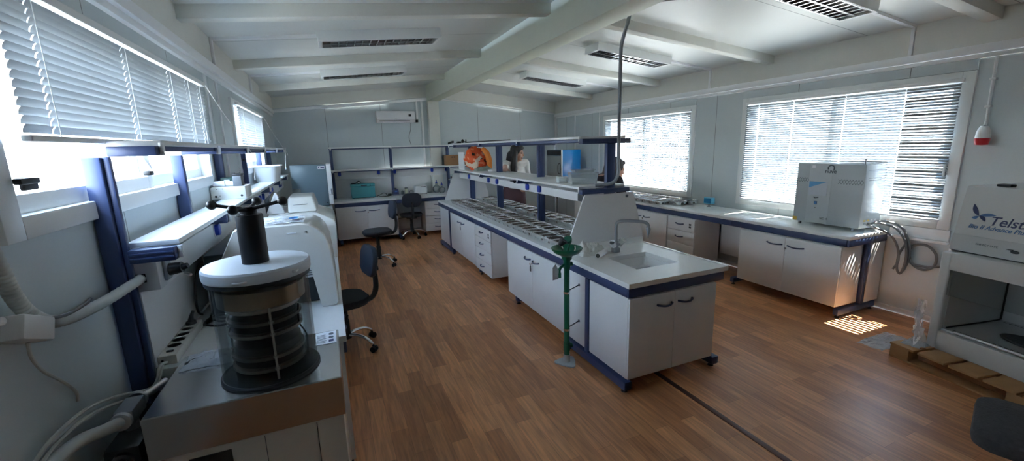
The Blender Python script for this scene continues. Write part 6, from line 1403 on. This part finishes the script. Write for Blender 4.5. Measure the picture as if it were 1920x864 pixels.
woman('dark-haired woman in dark clothes bending behind the nearest blue post, seen in profile', (2.66, 3.885, 0), R(90), poseB, (m_dktop, m_trous, m_hairbr), hair_bob, 'trousers')
# ================================================================ OUTSIDE, LIGHT, CAMERA
m_ground = mat('pale_concrete_ground', (0.16, 0.16, 0.155, 1), 0.9, var=0.08, vscale=0.6)
b = MB(); b.box(XR + 0.2, 60, -40, 50, -0.40, -0.35); o = b.build('ground_right', m_ground, None, angle=0); struct(o); o.name = 'ground'
b = MB(); b.box(-60, XL - 0.2, -40, 50, -0.40, -0.35); o = b.build('ground_left', m_ground, None, angle=0); struct(o); o.name = 'ground.001'
w = bpy.data.worlds.new('daylight'); SC.world = w; w.use_nodes = True
nt = w.node_tree; N = nt.nodes; L = nt.links; bg = N['Background']
tc = N.new('ShaderNodeTexCoord'); sp = N.new('ShaderNodeSeparateXYZ'); L.new(tc.outputs['Generated'], sp.inputs[0])
cr = N.new('ShaderNodeValToRGB'); L.new(sp.outputs['Z'], cr.inputs['Fac'])
cr.color_ramp.elements[0].position = 0.0; cr.color_ramp.elements[0].color = (0.86, 0.94, 1.0, 1)
cr.color_ramp.elements[1].position = 0.6; cr.color_ramp.elements[1].color = (0.42, 0.60, 0.90, 1)
L.new(cr.outputs['Color'], bg.inputs['Color']); bg.inputs['Strength'].default_value = SKY
s = bpy.data.lights.new('sun', 'SUN'); s.energy = SUN; s.angle = R(0.4); s.color = (1.0, 0.95, 0.87)
so_ = bpy.data.objects.new('sun', s); COL.objects.link(so_)
el = R(66.5); az = R(-1.0)
d = Vector((-math.cos(el) * math.cos(az), -math.cos(el) * math.sin(az), -math.sin(el)))
so_.rotation_euler = d.to_track_quat('-Z', 'Y').to_euler()
so_.location = (9, 3, 12)
cam = bpy.data.cameras.new('camera'); co = bpy.data.objects.new('camera', cam); COL.objects.link(co); SC.camera = co
cam.sensor_fit = 'HORIZONTAL'; cam.sensor_width = 36.0; cam.lens = 789.910 / 1920 * 36.0; cam.clip_start = 0.02; cam.clip_end = 300
r2 = Vector((0.91750614, -0.39686897, -0.0260288)); u2 = Vector((0.10133476, 0.16998365, 0.98022284)); f_ = Vector((0.38459556, 0.90199811, -0.19617766))
co.matrix_world = Matrix(((r2.x, u2.x, -f_.x, 0), (r2.y, u2.y, -f_.y, 0), (r2.z, u2.z, -f_.z, 1.59842), (0, 0, 0, 1)))
SC.view_settings.view_transform = 'Standard'; SC.view_settings.look = 'None'; SC.view_settings.gamma = 1.0
SC.view_settings.use_curve_mapping = False; SC.view_settings.exposure = EXPO
SC.cycles.max_bounces = 14; SC.cycles.diffuse_bounces = 8; SC.cycles.transparent_max_bounces = 24; SC.cycles.glossy_bounces = 4
SC.cycles.caustics_reflective = False; SC.cycles.caustics_refractive = False
SC.cycles.sample_clamp_indirect = 6.0
